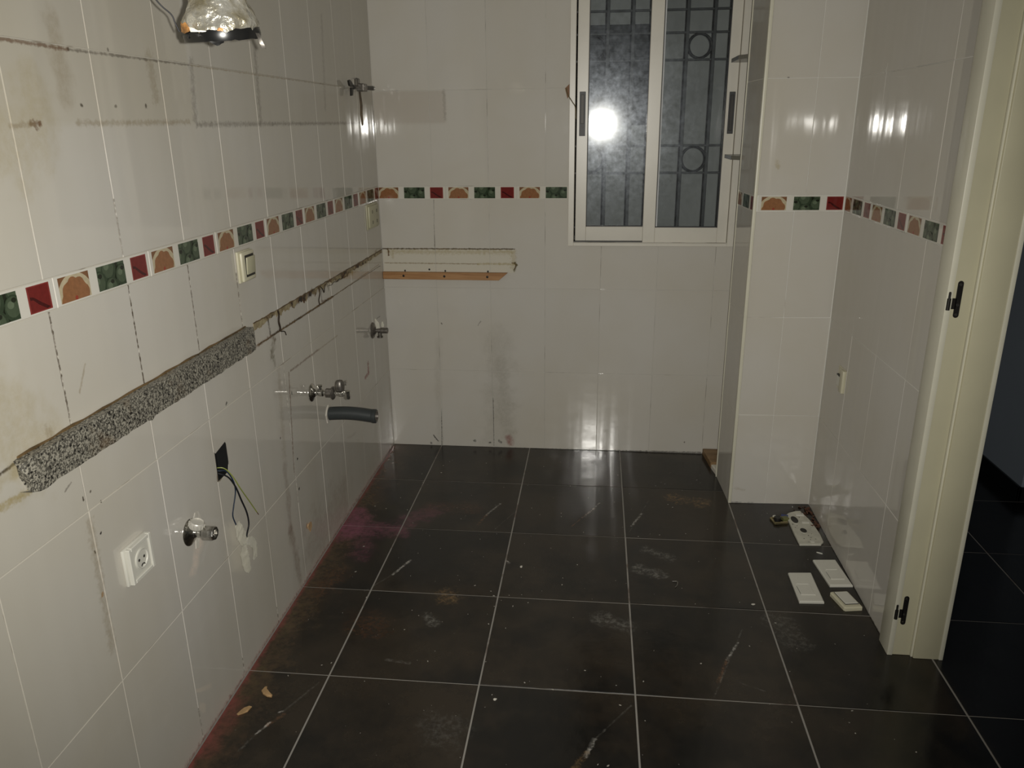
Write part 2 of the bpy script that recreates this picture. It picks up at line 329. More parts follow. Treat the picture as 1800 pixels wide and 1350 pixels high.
def grout_mat(name, base, dirt, amt, band=None):
    M, nt, p = new_mat(name)
    pos = node(nt, 'ShaderNodeNewGeometry').outputs['Position']
    n1 = noise_n(nt, pos, 5.5, 4, .6)
    col = mix_c(nt, maprange(nt, n1, amt, amt+.08), base, dirt)
    if band:
        xyz = node(nt, 'ShaderNodeSeparateXYZ'); nt.links.new(pos, xyz.inputs[0]); z = xyz.outputs[2]
        k = math_n(nt, 'MULTIPLY', maprange(nt, z, band[0], band[0]+.01), maprange(nt, z, band[1]-.01, band[1], 1, 0))
        col = mix_c(nt, math_n(nt, 'MULTIPLY', k, maprange(nt, noise_n(nt, pos, 9, 3), .38, .5, .3, 1)), col, (.15, .125, .10))
    nt.links.new(col, p.inputs['Base Color']); p.inputs['Roughness'].default_value = .6
    return M
M_GL = grout_mat('grout_left', (.54,.51,.44), (.24,.20,.15), .56, (.80, 1.186))
M_GB = grout_mat('grout_back', (.55,.53,.48), (.30,.28,.24), .56)
M_GR = grout_mat('grout_right', (.72,.71,.66), (.55,.52,.46), .6)
M_GF = grout_mat('grout_floor', (.30,.285,.26), (.16,.13,.11), .56)
M_BORDER = tile_mat('border_tile_glaze', 0, (), base=(.68,.66,.60))
def floor_mat(lst):
    M, nt, p = new_mat('slate_floor_tile')
    pos = node(nt, 'ShaderNodeNewGeometry').outputs['Position']
    rnd = node(nt, 'ShaderNodeObjectInfo').outputs['Random']
    xyz = node(nt, 'ShaderNodeSeparateXYZ'); nt.links.new(pos, xyz.inputs[0])
    off = node(nt, 'ShaderNodeCombineXYZ'); nt.links.new(math_n(nt, 'MULTIPLY', rnd, 30), off.inputs[2])
    q = vec_n(nt, 'ADD', pos, off.outputs[0])
    nf = math_n(nt, 'SUBTRACT', noise_n(nt, pos, 70, 5, .7), .5)
    nw = math_n(nt, 'SUBTRACT', noise_n(nt, pos, 17, 6, .7), .5)
    cl = noise_n(nt, q, 2.6, 7, .68)
    cl2 = noise_n(nt, q, 9, 5, .7)
    col = mix_c(nt, maprange(nt, cl, .36, .62, 0, 1, True), (.0080, .0076, .0070), (.031, .0235, .0160))
    col = mix_c(nt, maprange(nt, cl2, .5, .8, 0, .6), col, (.0095, .0092, .009))
    # tiny pale flecks of plaster dust
    vo = node(nt, 'ShaderNodeTexVoronoi'); vo.inputs['Scale'].default_value = 46; nt.links.new(pos, vo.inputs['Vector'])
    sep = node(nt, 'ShaderNodeSeparateColor'); nt.links.new(vo.outputs['Color'], sep.inputs[0])
    rr = math_n(nt, 'MULTIPLY', maprange(nt, sep.outputs[0], .80, 1.0, 0, .11), maprange(nt, cl, .40, .60))
    fl = math_n(nt, 'LESS_THAN', vo.outputs['Distance'], rr)
    col = mix_c(nt, math_n(nt, 'MULTIPLY', fl, .5), col, (.20, .19, .17))
    col = stains(nt, pos, col, lst, nf, nw, (.46, .60))
    # hallway half stays clean and cooler
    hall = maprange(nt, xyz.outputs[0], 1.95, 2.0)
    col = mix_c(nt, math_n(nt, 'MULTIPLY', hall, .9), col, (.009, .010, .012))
    nt.links.new(col, p.inputs['Base Color'])
    nt.links.new(maprange(nt, cl2, .3, .7, .13, .27), p.inputs['Roughness'])
    p.inputs['Specular IOR Level'].default_value = .5
    bn = node(nt, 'ShaderNodeBump'); bn.inputs['Strength'].default_value = 1; bn.inputs['Distance'].default_value = .0004
    nt.links.new(noise_n(nt, q, 26, 4), bn.inputs['Height']); nt.links.new(bn.outputs[0], p.inputs['Normal'])
    return M
def granite():
    M, nt, p = new_mat('speckled_granite')
    g = node(nt, 'ShaderNodeTexCoord').outputs['Object']
    a = noise_n(nt, g, 240, 3, .6); b = noise_n(nt, g, 160, 2, .5); c0 = noise_n(nt, g, 14, 3)
    col = mix_c(nt, maprange(nt, a, .46, .56), (.09, .085, .07), (.36, .34, .28))
    col = mix_c(nt, maprange(nt, b, .58, .63), col, (.012, .011, .010))
    col = mix_c(nt, maprange(nt, c0, .58, .75, 0, .5), col, (.16, .10, .05))
    nt.links.new(col, p.inputs['Base Color']); p.inputs['Roughness'].default_value = .42
    bn = node(nt, 'ShaderNodeBump'); bn.inputs['Distance'].default_value = .0015; nt.links.new(a, bn.inputs['Height']); nt.links.new(bn.outputs[0], p.inputs['Normal'])
    return M
M_GRANITE = granite()
def wood(name, c1, c2, sc=(3, 40, 40)):
    M, nt, p = new_mat(name)
    g = node(nt, 'ShaderNodeTexCoord').outputs['Object']
    mp = node(nt, 'ShaderNodeMapping'); mp.inputs['Scale'].default_value = sc; nt.links.new(g, mp.inputs[0])
    n = noise_n(nt, mp.outputs[0], 1.5, 5, .6, 1.0)
    nt.links.new(mix_c(nt, maprange(nt, n, .35, .65), c1, c2), p.inputs['Base Color']); p.inputs['Roughness'].default_value = .5
    return M
M_WOOD = wood('varnished_pine', (.30, .14, .045), (.44, .24, .10))
M_OLDWOOD = wood('old_wood', (.16, .09, .035), (.30, .19, .09))
M_ALU = plain('white_lacquered_aluminium', (.66, .63, .55), .32, var=.04)
M_SEAL = plain('black_rubber', (.012, .012, .013), .5)
M_WSEAL = plain('pale_seal', (.55, .56, .57), .5)
M_CREAM = plain('cream_door_paint', (.54, .51, .36), .38, var=.07, vscale=3, bump=.0003, bscale=20)
M_CREAM_EDGE = plain('cream_edge_paint', (.66, .64, .52), .35, var=.05)
M_HINGE = plain('dark_steel', (.035, .033, .030), .42, .7)
M_STEEL = plain('worn_steel', (.45, .44, .42), .3, 1)
M_CHROME = plain('tarnished_chrome', (.55, .54, .51), .22, 1, var=.35, vscale=60, bump=.0006, bscale=120)
M_DULL = plain('dull_metal', (.20, .185, .165), .4, .8, var=.4, vscale=70)
M_WHITEPL = plain('white_plastic', (.66, .65, .58), .35, var=.04)
M_CREAMPL = plain('yellowed_plastic', (.60, .57, .42), .35, var=.06)
M_OLDPL = plain('ivory_plastic', (.50, .48, .33), .4, var=.08)
M_DARKGAP = plain('dark_gap', (.03, .028, .024), .6)
M_BLACK = plain('black_plastic', (.012, .012, .012), .45)
M_BLACKGLOSS = plain('black_collar', (.010, .010, .010), .25)
M_BLUEW = plain('blue_insulation', (.014, .026, .048), .5, spec=.25)
M_BLACKW = plain('black_insulation', (.010, .011, .014), .5, spec=.25)
M_YGW = plain('yellow_green_insulation', (.26, .30, .05), .4)
M_COPPER = plain('bare_copper', (.35, .15, .08), .35, .9)
M_TAPE = plain('white_cloth_tape', (.93, .91, .82), .7, bump=.0008, bscale=90, var=.08, vscale=40)
M_PIPE = plain('grey_corrugated_plastic', (.036, .042, .043), .45, var=.1)
M_PLASTER = plain('plaster', (.62, .59, .52), .8, bump=.002, bscale=60, var=.1)
M_HALL = plain('blue_grey_wall_paint', (.30, .345, .40), .55, bump=.0003, bscale=60, var=.04, vscale=3)
M_HALLTRIM = plain('black_skirting', (.010, .011, .012), .3)
M_CEIL = plain('ceiling_paint', (.70, .69, .66), .8, var=.03)
M_EXT = plain('outside_render', (.62, .62, .60), .9, bump=.002, bscale=30, var=.12, vscale=4)
M_EXTDARK = plain('dark_shutter', (.07, .075, .08), .55)
M_IRON = plain('painted_iron', (.035, .036, .037), .5, .3)
M_BRASS = plain('brass', (.42, .36, .20), .35, .9)
M_BLUEPL = plain('blue_plastic', (.02, .04, .18), .4)
M_LEAF = plain('brown_debris', (.10, .045, .025), .8, var=.4, vscale=60)
def smear():
    M, nt, p = new_mat('dirty_silicone_smear')
    pos = node(nt, 'ShaderNodeNewGeometry').outputs['Position']
    a = noise_n(nt, pos, 9, 5, .7); b = noise_n(nt, pos, 34, 4, .7); c = noise_n(nt, pos, 5, 2)
    col = mix_c(nt, maprange(nt, b, .40, .62), (.42, .36, .22), (.25, .19, .10))
    col = mix_c(nt, maprange(nt, a, .48, .60), col, (.13, .065, .022))
    col = mix_c(nt, maprange(nt, math_n(nt, 'MULTIPLY', a, b), .27, .34), col, (.025, .017, .010))
    nt.links.new(col, p.inputs['Base Color']); p.inputs['Roughness'].default_value = .6
    return M
M_SMEAR = smear()
M_SIL = plain('old_silicone', (.12, .075, .03), .55, var=.6, vscale=18, bump=.001, bscale=60)
M_SHELF = plain('grey_glass_shelf', (.15, .145, .12), .25, var=.05)
def foil():
    M, nt, p = new_mat('crumpled_foil')
    g = node(nt, 'ShaderNodeTexCoord').outputs['Object']
    n0 = noise_n(nt, g, 30, 3)
    nt.links.new(mix_c(nt, maprange(nt, n0, .4, .62), (.74, .72, .64), (.46, .41, .28)), p.inputs['Base Color'])
    p.inputs['Metallic'].default_value = .72; p.inputs['Roughness'].default_value = .27
    vo = node(nt, 'ShaderNodeTexVoronoi'); vo.inputs['Scale'].default_value = 55; nt.links.new(g, vo.inputs['Vector'])
    h = math_n(nt, 'ADD', vo.outputs['Distance'], math_n(nt, 'MULTIPLY', noise_n(nt, g, 60, 4), 1.2))
    bn = node(nt, 'ShaderNodeBump'); bn.inputs['Distance'].default_value = .004; nt.links.new(h, bn.inputs['Height']); nt.links.new(bn.outputs[0], p.inputs['Normal'])
    return M
M_FOIL = foil()
def glass():
    M = bpy.data.materials.new('dusty_window_glass'); M.use_nodes = True; nt = M.node_tree; nt.nodes.clear()
    out = node(nt, 'ShaderNodeOutputMaterial'); tr = node(nt, 'ShaderNodeBsdfTransparent'); tr.inputs[0].default_value = (.90, .92, .92, 1)
    g1 = node(nt, 'ShaderNodeBsdfGlossy'); g1.inputs['Roughness'].default_value = .075
    g2 = node(nt, 'ShaderNodeBsdfGlossy'); g2.inputs['Roughness'].default_value = .26; g2.inputs[0].default_value = (.8, .85, .95, 1)
    df = node(nt, 'ShaderNodeBsdfDiffuse'); df.inputs[0].default_value = (.5, .5, .5, 1)
    fr = node(nt, 'ShaderNodeFresnel'); fr.inputs[0].default_value = 1.45
    pos = node(nt, 'ShaderNodeNewGeometry').outputs['Position']
    n1 = noise_n(nt, pos, 28, 6, .7)
    n2 = noise_n(nt, pos, 55, 6, .75)
    a = node(nt, 'ShaderNodeMixShader'); nt.links.new(fr.outputs[0], a.inputs[0]); nt.links.new(tr.outputs[0], a.inputs[1]); nt.links.new(g1.outputs[0], a.inputs[2])
    b = node(nt, 'ShaderNodeMixShader'); nt.links.new(maprange(nt, math_n(nt, 'MULTIPLY', n1, n2), .14, .42, .004, .024), b.inputs[0]); nt.links.new(a.outputs[0], b.inputs[1]); nt.links.new(g2.outputs[0], b.inputs[2])
    c = node(nt, 'ShaderNodeMixShader'); nt.links.new(maprange(nt, n2, .5, .75, .001, .008), c.inputs[0]); nt.links.new(b.outputs[0], c.inputs[1]); nt.links.new(df.outputs[0], c.inputs[2])
    nt.links.new(c.outputs[0], out.inputs[0])
    return M
M_GLASS = glass()
FR = {}
for k, c in dict(obg=(.20,.095,.045), orim=(.50,.43,.29), opulp=(.275,.125,.055), odot=(.30,.05,.03), gbg=(.013,.018,.010), gap=(.030,.048,.026), gap2=(.060,.085,.050),
                 gap3=(.115,.150,.095), rbg=(.155,.018,.016), rdk=(.055,.008,.008), redge=(.24,.04,.035)).items():
    FR[k] = plain('print_'+k, c, .12, var=.12, vscale=90)
# ---------------------------------------------------------------- mesh helpers
def tag(o, label=None, cat=None, group=None, kind=None):
    if label: o['label'] = label
    if cat: o['category'] = cat
    if group: o['group'] = group
    if kind: o['kind'] = kind
    return o
def link(name, me, parent=None, mat=None, M=None):
    o = bpy.data.objects.new(name, me); COL.objects.link(o)
    if mat is not None and me is not None and not me.materials: me.materials.append(mat)
    if parent: o.parent = parent
    if M is not None: o.matrix_local = M
    return o
def mk(name, bm, mat, parent=None, M=None, smooth=False, ang=None):
    bmesh.ops.recalc_face_normals(bm, faces=bm.faces)
    me = bpy.data.meshes.new(name); bm.to_mesh(me); bm.free()
    if smooth or ang:
        for p in me.polygons: p.use_smooth = True
        me.set_sharp_from_angle(angle=math.radians(ang or 40))
    for mm in (mat if isinstance(mat, list) else [mat]): me.materials.append(mm)
    return link(name, me, parent, None, M)
def empty(name, M, label=None, cat=None, group=None, kind=None, parent=None):
    o = bpy.data.objects.new(name, None); COL.objects.link(o); o.empty_display_size = .05
    o.matrix_world = M if isinstance(M, Matrix) else Matrix.Translation(M)
    return tag(o, label, cat, group, kind)
def box(bm, a, b, bev=0, seg=1, rot=None):
    c = [(x+y)/2 for x, y in zip(a, b)]; s = [abs(y-x) for x, y in zip(a, b)]
    r = bmesh.ops.create_cube(bm, size=1); vs = r['verts']
    bmesh.ops.scale(bm, vec=s, verts=vs)
    if bev:
        es = list({e for v in vs for e in v.link_edges})
        q = bmesh.ops.bevel(bm, geom=es, offset=bev, segments=seg, affect='EDGES', profile=.5)
        vs = list({v for f in q['faces'] for v in f.verts} | {v for v in vs if v.is_valid})
    if rot is not None: bmesh.ops.rotate(bm, verts=vs, cent=(0, 0, 0), matrix=rot)
    bmesh.ops.translate(bm, vec=c, verts=vs); return vs
def cyl(bm, p0, p1, r0, r1=None, seg=24, caps=True):
    p0, p1 = Vector(p0), Vector(p1); r1 = r0 if r1 is None else r1
    d = p1-p0; q = Vector((0, 0, 1)).rotation_difference(d.normalized()).to_matrix()
    rings = [[bm.verts.new(p + q @ Vector((math.cos(2*math.pi*i/seg)*r, math.sin(2*math.pi*i/seg)*r, 0))) for i in range(seg)] for p, r in ((p0, r0), (p1, r1))]
    for i in range(seg): bm.faces.new((rings[0][i], rings[0][(i+1) % seg], rings[1][(i+1) % seg], rings[1][i]))
    if caps: bm.faces.new(rings[0][::-1]); bm.faces.new(rings[1])
def lathe(bm, prof, M=None, seg=28, close=False):
    """prof: (radius, height) along local +z"""
    M = M or Matrix()
    rings = []
    for r, h in prof:
        if r < 1e-6: rings.append([bm.verts.new(M @ Vector((0, 0, h)))])
        else: rings.append([bm.verts.new(M @ Vector((math.cos(2*math.pi*i/seg)*r, math.sin(2*math.pi*i/seg)*r, h))) for i in range(seg)])
    for a, b in zip(rings, rings[1:]):
        for i in range(seg):
            j = (i+1) % seg
            if len(a) == 1 and len(b) == 1: continue
            if len(a) == 1: bm.faces.new((a[0], b[i], b[j]))
            elif len(b) == 1: bm.faces.new((a[i], a[j], b[0]))
            else: bm.faces.new((a[i], a[j], b[j], b[i]))
def tube(bm, pts, r, seg=10, caps=True):
    pts = [Vector(p) for p in pts]; prev = None; rings = []
    rr = r if isinstance(r, (list, tuple)) else [r]*len(pts)
    n = Vector((0, 0, 1))
    for i, p in enumerate(pts):
        t = (pts[min(i+1, len(pts)-1)] - pts[max(i-1, 0)]).normalized()
        if prev is None:
            n = t.orthogonal().normalized()
        else:
            n = (prev.rotation_difference(t) @ n); n = (n - t*n.dot(t)).normalized()
        prev = t; b = t.cross(n)
        rings.append([bm.verts.new(p + (n*math.cos(2*math.pi*k/seg) + b*math.sin(2*math.pi*k/seg))*rr[i]) for k in range(seg)])
    for a, b in zip(rings, rings[1:]):
        for k in range(seg): bm.faces.new((a[k], a[(k+1) % seg], b[(k+1) % seg], b[k]))
    if caps: bm.faces.new(rings[0][::-1]); bm.faces.new(rings[-1])
def smooth_path(pts, n=8):
    P = [Vector(p) for p in pts]; P = [2*P[0]-P[1]] + P + [2*P[-1]-P[-2]]; out = []
    for i in range(1, len(P)-2):
        a, b, c, d = P[i-1:i+3]
        for k in range(n):
            t = k/n
            out.append(.5*((2*b)+(c-a)*t+(2*a-5*b+4*c-d)*t*t+(3*b-a-3*c+d)*t**3))
    out.append(P[-2]); return out
def prism(bm, pts, h0, h1, bev=0):
    """polygon pts in the local xy plane, extruded h0..h1, bevelled along its top rim"""
    lo = [bm.verts.new((x, y, h0)) for x, y in pts]; hi = [bm.verts.new((x, y, h1)) for x, y in pts]
    n = len(pts)
    bm.faces.new(lo[::-1]); top = bm.faces.new(hi)
    for i in range(n): bm.faces.new((lo[i], lo[(i+1) % n], hi[(i+1) % n], hi[i]))
    if bev: bmesh.ops.bevel(bm, geom=list(top.edges), offset=bev, segments=1, affect='EDGES', profile=.5)
def frame(o, u, v, n):
    M = Matrix((Vector(u), Vector(v), Vector(n))).transposed().to_4x4(); M.translation = Vector(o); return M
Z = (0, 0, 1)
F_LEFT = frame((0, 0, 0), (0, 1, 0), Z, (1, 0, 0))
F_BACK = frame((0, 0, 0), (1, 0, 0), Z, (0, -1, 0))
XR = 1.868; YP = -.508
F_RIGHT = frame((XR, 0, 0), (0, -1, 0), Z, (-1, 0, 0))
FA = math.radians(2.2)
F_FIN = Matrix.Translation((1.5555, YP, 0)) @ Matrix.Rotation(FA, 4, 'Z') @ Matrix.Translation((-1.5555, -YP, 0)) @ frame((0, YP, 0), (1, 0, 0), Z, (0, -1, 0))
finang = Vector((1.544-1.530, YP+.255, 0)).normalized()      # from the rear edge to the front edge
F_SIDE = frame((1.530, -.255, 0), finang, Z, (-abs(finang.y), -finang.x, 0))
def circ(cx, cy, r, n=20, ry=None, a0=0): return [(cx+r*math.cos(a0+2*math.pi*i/n), cy+(ry or r)*math.sin(a0+2*math.pi*i/n)) for i in range(n)]

# ---------------------------------------------------------------- tiling
Z_ROWS = [0.0, .3890, .7876, 1.1862, 1.2430, 1.6416, 2.0402, 2.4388, 2.52]
TCACHE = {}
def tile_mesh(poly, mat, t=.0016, bev=.0008):
    key = (tuple((round(x, 4), round(y, 4)) for x, y in poly), mat.name, t)
    if key not in TCACHE:
        bm = bmesh.new(); prism(bm, poly, -t, 0, bev)
        bmesh.ops.recalc_face_normals(bm, faces=bm.faces)
        me = bpy.data.meshes.new('tile'); bm.to_mesh(me); bm.free(); me.materials.append(mat); TCACHE[key] = me
    return TCACHE[key]
GAP = .0009
def put_tile(parent, Fm, u0, u1, z0, z1, mat, hole=None, poly=None, name='tile', tilt=.0022):
    a, b, c, d = u0+GAP, u1-GAP, z0+GAP, z1-GAP
    if b-a < .004 or d-c < .004: return
    cx, cz = (a+b)/2, (c+d)/2
    if poly is None:
        poly = [(a, c), (b, c), (b, d), (a, d)]
        if hole:
            h0, h1, g0, g1 = hole
            if h0 < b and h1 > a and g0 < d and g1 > c:
                if h0 <= a and h1 >= b and g0 <= c and g1 >= d: return
                if h0 <= a and h1 >= b:
                    if g0 > c: d = g0
                    else: c = g1
                    poly = [(a, c), (b, c), (b, d), (a, d)]
                elif g0 <= c and g1 >= d:
                    if h0 > a: b = h0
                    else: a = h1
                    poly = [(a, c), (b, c), (b, d), (a, d)]
                elif h0 > a and g0 > c: poly = [(a, c), (b, c), (b, g0), (h0, g0), (h0, d), (a, d)]
                elif h0 <= a and g0 > c: poly = [(a, c), (b, c), (b, d), (h1, d), (h1, g0), (a, g0)]
                elif h0 > a: poly = [(a, c), (h0, c), (h0, g1), (b, g1), (b, d), (a, d)]
                else: poly = [(h1, c), (b, c), (b, d), (a, d), (a, g1), (h1, g1)]
    pl = [(x-cx, y-cz) for x, y in poly]
    q0, q1 = Fm @ Vector((a, c, 0)), Fm @ Vector((b, d, 0))
    me = tile_mesh(pl, mat_for(mat, [min(x, y) for x, y in zip(q0, q1)], [max(x, y) for x, y in zip(q0, q1)]))
    L = Matrix.Translation((cx, cz, random.uniform(-.0002, .0002)))
    g = lambda s: max(-1.3*s, min(1.3*s, random.gauss(0, s)))
    L = L @ Matrix.Rotation(g(tilt*.7), 4, 'X') @ Matrix.Rotation(g(tilt*1.3), 4, 'Y')
    return link(name, me, parent, None, Fm @ L)
def lobed(cx, cy, r, n=40):
    out = []
    for i in range(n):
        a = 2*math.pi*i/n; k = 1+.11*abs(math.sin(a*4.5))-.09
        out.append((cx+r*k*math.cos(a), cy+r*k*1.02*math.sin(a)))
    return out
def apple(cx, cy, r):
    return [(circ(cx, cy, r, 18, r*1.05), 'gap'), (circ(cx-.08*r, cy+.12*r, r*.78, 16, r*.8), 'gap2'), (circ(cx-.28*r, cy+.3*r, r*.36, 12, r*.3), 'gap3'), (circ(cx+.12*r, cy+.62*r, r*.28, 10, r*.2), 'gbg')]
def print_layers(kind, w, h):
    if kind == 'orange':
        return [([(0, 0), (w, 0), (w, h), (0, h)], 'obg'), (circ(w*.5, h*.04, w*.60, 30, h*1.04), 'orim'), (lobed(w*.5, h*.02, w*.475), 'opulp'), (circ(w*.5, h*.08, w*.05, 8), 'odot')]
    if kind == 'green':
        L = [([(0, 0), (w, 0), (w, h), (0, h)], 'gbg')]
        for a in (((-.02*w), h*.98, .3*w), (.98*w, h*1.02, .24*w), (.42*w, h*.78, .26*w), (.05*w, h*.28, .27*w), (.88*w, h*.42, .24*w), (.46*w, -h*.02, .24*w)): L += apple(*a)
        return L
    return [([(0, 0), (w, 0), (w, h), (0, h)], 'redge'), ([(w*.06, h*.04), (w*.94, h*.04), (w*.94, h*.96), (w*.06, h*.96)], 'rbg'),
            ([(w*.1, h*.62), (w*.25, h*.58), (w*.55, h*.34), (w*.92, h*.08), (w*.75, h*.05), (w*.42, h*.28), (w*.22, h*.48), (w*.1, h*.5)], 'rdk')]
def clip(poly, x0, x1, y0, y1):
    for ax, v, s in ((0, x0, 1), (0, x1, -1), (1, y0, 1), (1, y1, -1)):
        out = []
        for i in range(len(poly)):
            p, q = poly[i-1], poly[i]; ip, iq = (p[ax]-v)*s >= -1e-9, (q[ax]-v)*s >= -1e-9
            if ip != iq:
                t = (v-p[ax])/(q[ax]-p[ax]); out.append((p[0]+(q[0]-p[0])*t, p[1]+(q[1]-p[1])*t))
            if iq: out.append(q)
        poly = out
        if len(poly) < 3: return None
    return poly
KEYS = ['obg', 'orim', 'opulp', 'odot', 'gbg', 'gap', 'gap2', 'gap3', 'rbg', 'rdk', 'redge']
def fruit_print(parent, kind, u0, w, z0, h, lo, hi):
    """flat glazed picture; u0.. in tile-local units, clipped to lo..hi"""
    bm = bmesh.new(); k = 0
    for poly, key in print_layers(kind, w, h):
        q = clip([(x+u0, y) for x, y in poly], max(lo, u0), min(hi, u0+w), 0, h)
        if not q: continue
        k += 1
        f = bm.faces.new([bm.verts.new((x, y+z0, .00008+.00006*k)) for x, y in q]); f.material_index = KEYS.index(key)
        if f.normal.z < 0: pass
    if not bm.faces: bm.free(); return
    bmesh.ops.recalc_face_normals(bm, faces=bm.faces)
    for f in bm.faces:
        f.normal_update()
        if f.normal.z < 0: f.normal_flip()
    me = bpy.data.meshes.new('fruit_print'); bm.to_mesh(me); bm.free()
    for kk in KEYS: me.materials.append(FR[kk])
    link('fruit_print', me, parent, None, Matrix())
def border(parent, Fm, u0, u1, phase, z0=1.1862, z1=1.2430, per=.3165, lo_off=0):
    """listels of one orange, one green, one red picture each"""
    k = math.floor((u0-phase)/per)
    while phase+k*per < u1-1e-4:
        s = phase+k*per; a, b = max(s-.012, u0)+.0008, min(s+per-.012, u1)-.0008
        if b-a > .006:
            pl = [(a-s, .0008), (b-s, .0008), (b-s, z1-z0-.0008), (a-s, z1-z0-.0008)]
            t = link('border_tile', tile_mesh(pl, M_BORDER), parent, None, Fm @ Matrix.Translation((s, z0, .0004)))
            h = z1-z0-.009
            for kind, o, w in (('orange', 0, .090), ('green', .1155, .093), ('red', .2335, .0585)):
                fruit_print(t, kind, o, w, .0045, h, a-s+.001, b-s-.001)
        k += 1

# ================================================================ SETTING
def struct(name, bm, mat, M=None, **k): return tag(mk(name, bm, mat, None, M, **k), kind='structure')
# floor: grout bed with one object per tile
bm = bmesh.new(); box(bm, (-.1, -4.45, -.05), (3.95, 1.3, -.0012)); floor = struct('floor', bm, M_GF)
S = .4354; X0 = .2396; Y0 = -.3997
fcache = {}
xs = [0.0] + [X0+i*S for i in range(9)]; ys = [1.3]+[Y0+S*k for k in range(3, -10, -1)]
for i in range(len(xs)-1):
    for j in range(len(ys)-1):
        a, b = xs[i]+.0024, min(xs[i+1], 3.9)-.0024; d, c = min(ys[j], 1.25)-.0016, max(ys[j+1], -4.4)+.0016
        if b-a < .02 or d-c < .02: continue
        if a < 1.8 and c > .05: continue
        if a < 1.8 and d > 0: d = 0
        cx, cy = (a+b)/2, (c+d)/2
        me = tile_mesh([(a-cx, c-cy), (b-cx, c-cy), (b-cx, d-cy), (a-cx, d-cy)], mat_for('floor', (a, c, 0), (b, d, 0)), .003, .0009)
        link('floor_tile', me, floor, None, Matrix.Translation((cx, cy, 0)) @ Matrix.Rotation(random.gauss(0, .0012), 4, 'X') @ Matrix.Rotation(random.gauss(0, .0012), 4, 'Y'))
bm = bmesh.new(); box(bm, (-.1, -4.45, 2.52), (3.95, 1.3, 2.6)); struct('ceiling', bm, M_CEIL)

# left wall, with the square hole of the empty junction box
HB = (-1.7265, -1.6600, .6130, .7020)      # y0 y1 z0 z1
bm = bmesh.new()
for a, b in (((-.12, -4.4, 0), (-.0014, HB[0], 2.52)), ((-.12, HB[1], 0), (-.0014, .15, 2.52)), ((-.12, HB[0], 0), (-.0014, HB[1], HB[2])), ((-.12, HB[0], HB[3]), (-.0014, HB[1], 2.52)), ((-.12, HB[0], HB[2]), (-.06, HB[1], HB[3]))): box(bm, a, b)
wl = struct('wall_left', bm, M_GL)
yl = [0.0] + [-.2322-.25*k for k in range(17)]
for r in range(8):
    if r == 3: continue
    for i in range(len(yl)-1):
        u0, u1 = yl[i+1], yl[i]
        if r == 1 and u0 < -1.7 < u1:
            a, b, c, d = u0+GAP, u1-GAP, Z_ROWS[1]+GAP, Z_ROWS[2]-GAP
            h0, h1 = -1.7265, HB[1]
            poly = [(a, c), (b, c), (b, d), (a, d), (a, .697), (-1.722, .690), (-1.664, .7020), (h1-.001, .690), (h1, .640), (-1.668, .616), (-1.685, .613), (-1.718, .6075), (a, .613)]
            put_tile(wl, F_LEFT, u0, u1, Z_ROWS[1], Z_ROWS[2], 'left', poly=poly)
            continue
        put_tile(wl, F_LEFT, u0, u1, Z_ROWS[r], Z_ROWS[r+1], 'left')
border(wl, F_LEFT, -4.3, 0, -1.878)

# back wall with the window opening
WO = (.866, 1.552, 1.0, 2.16)
bm = bmesh.new()
for a, b in (((-.12, .0014, 0), (WO[0], .22, 2.52)), ((WO[1], .0014, 0), (1.99, .22, 2.52)), ((WO[0], .0014, 0), (WO[1], .22, WO[2])), ((WO[0], .0014, WO[3]), (WO[1], .22, 2.52))): box(bm, a, b)
wb = struct('wall_back', bm, M_GB)
xb = [0.0] + [.2472+.25*k for k in range(7)] + [1.868]
HW = (.8485, 1.5675, .9835, 2.2)
for r in range(8):
    if r == 3: continue
    for i in range(len(xb)-1): put_tile(wb, F_BACK, xb[i], xb[i+1], Z_ROWS[r], Z_ROWS[r+1], 'back', hole=HW, tilt=.0032)
border(wb, F_BACK, 0, .8485, 0.001)

# service column standing in front of the back wall, a shelf niche behind it
bm = bmesh.new()
prism(bm, [(1.5455, YP+.0014), (1.5555, YP+.0014), (1.90, YP+.0014+.3445*math.tan(FA)), (1.90, -.255), (1.5315, -.255)], 0, 2.52)
wc = struct('wall_column', bm, M_GR)
xf = [1.5555, 1.693, 1.8675]
for r in range(8):
    if r == 3: continue
    off = .035 if r >= 4 else 0
    for a, b in ((1.5555, 1.693+off), (1.693+off, XR)): put_tile(wc, F_FIN, a, b, Z_ROWS[r], Z_ROWS[r+1], 'fin', tilt=.0035)
    put_tile(wc, F_SIDE, 0.002, .2525, Z_ROWS[r], Z_ROWS[r+1], 'right', tilt=.002)
border(wc, F_FIN, 1.5555, XR, 1.5715)
border(wc, F_SIDE, .002, .2525, -.022)
bm = bmesh.new(); box(bm, (1.5425, YP-.0045, 0), (1.5555, YP+.010, 2.52), .003, 2)
mk('corner_trim', bm, M_CREAM_EDGE, wc, smooth=True)
bm = bmesh.new(); box(bm, (1.5275, -.258, 0), (1.5335, -.2525, 2.52), .001, 1)
mk('corner_trim', bm, M_CREAM_EDGE, wc)

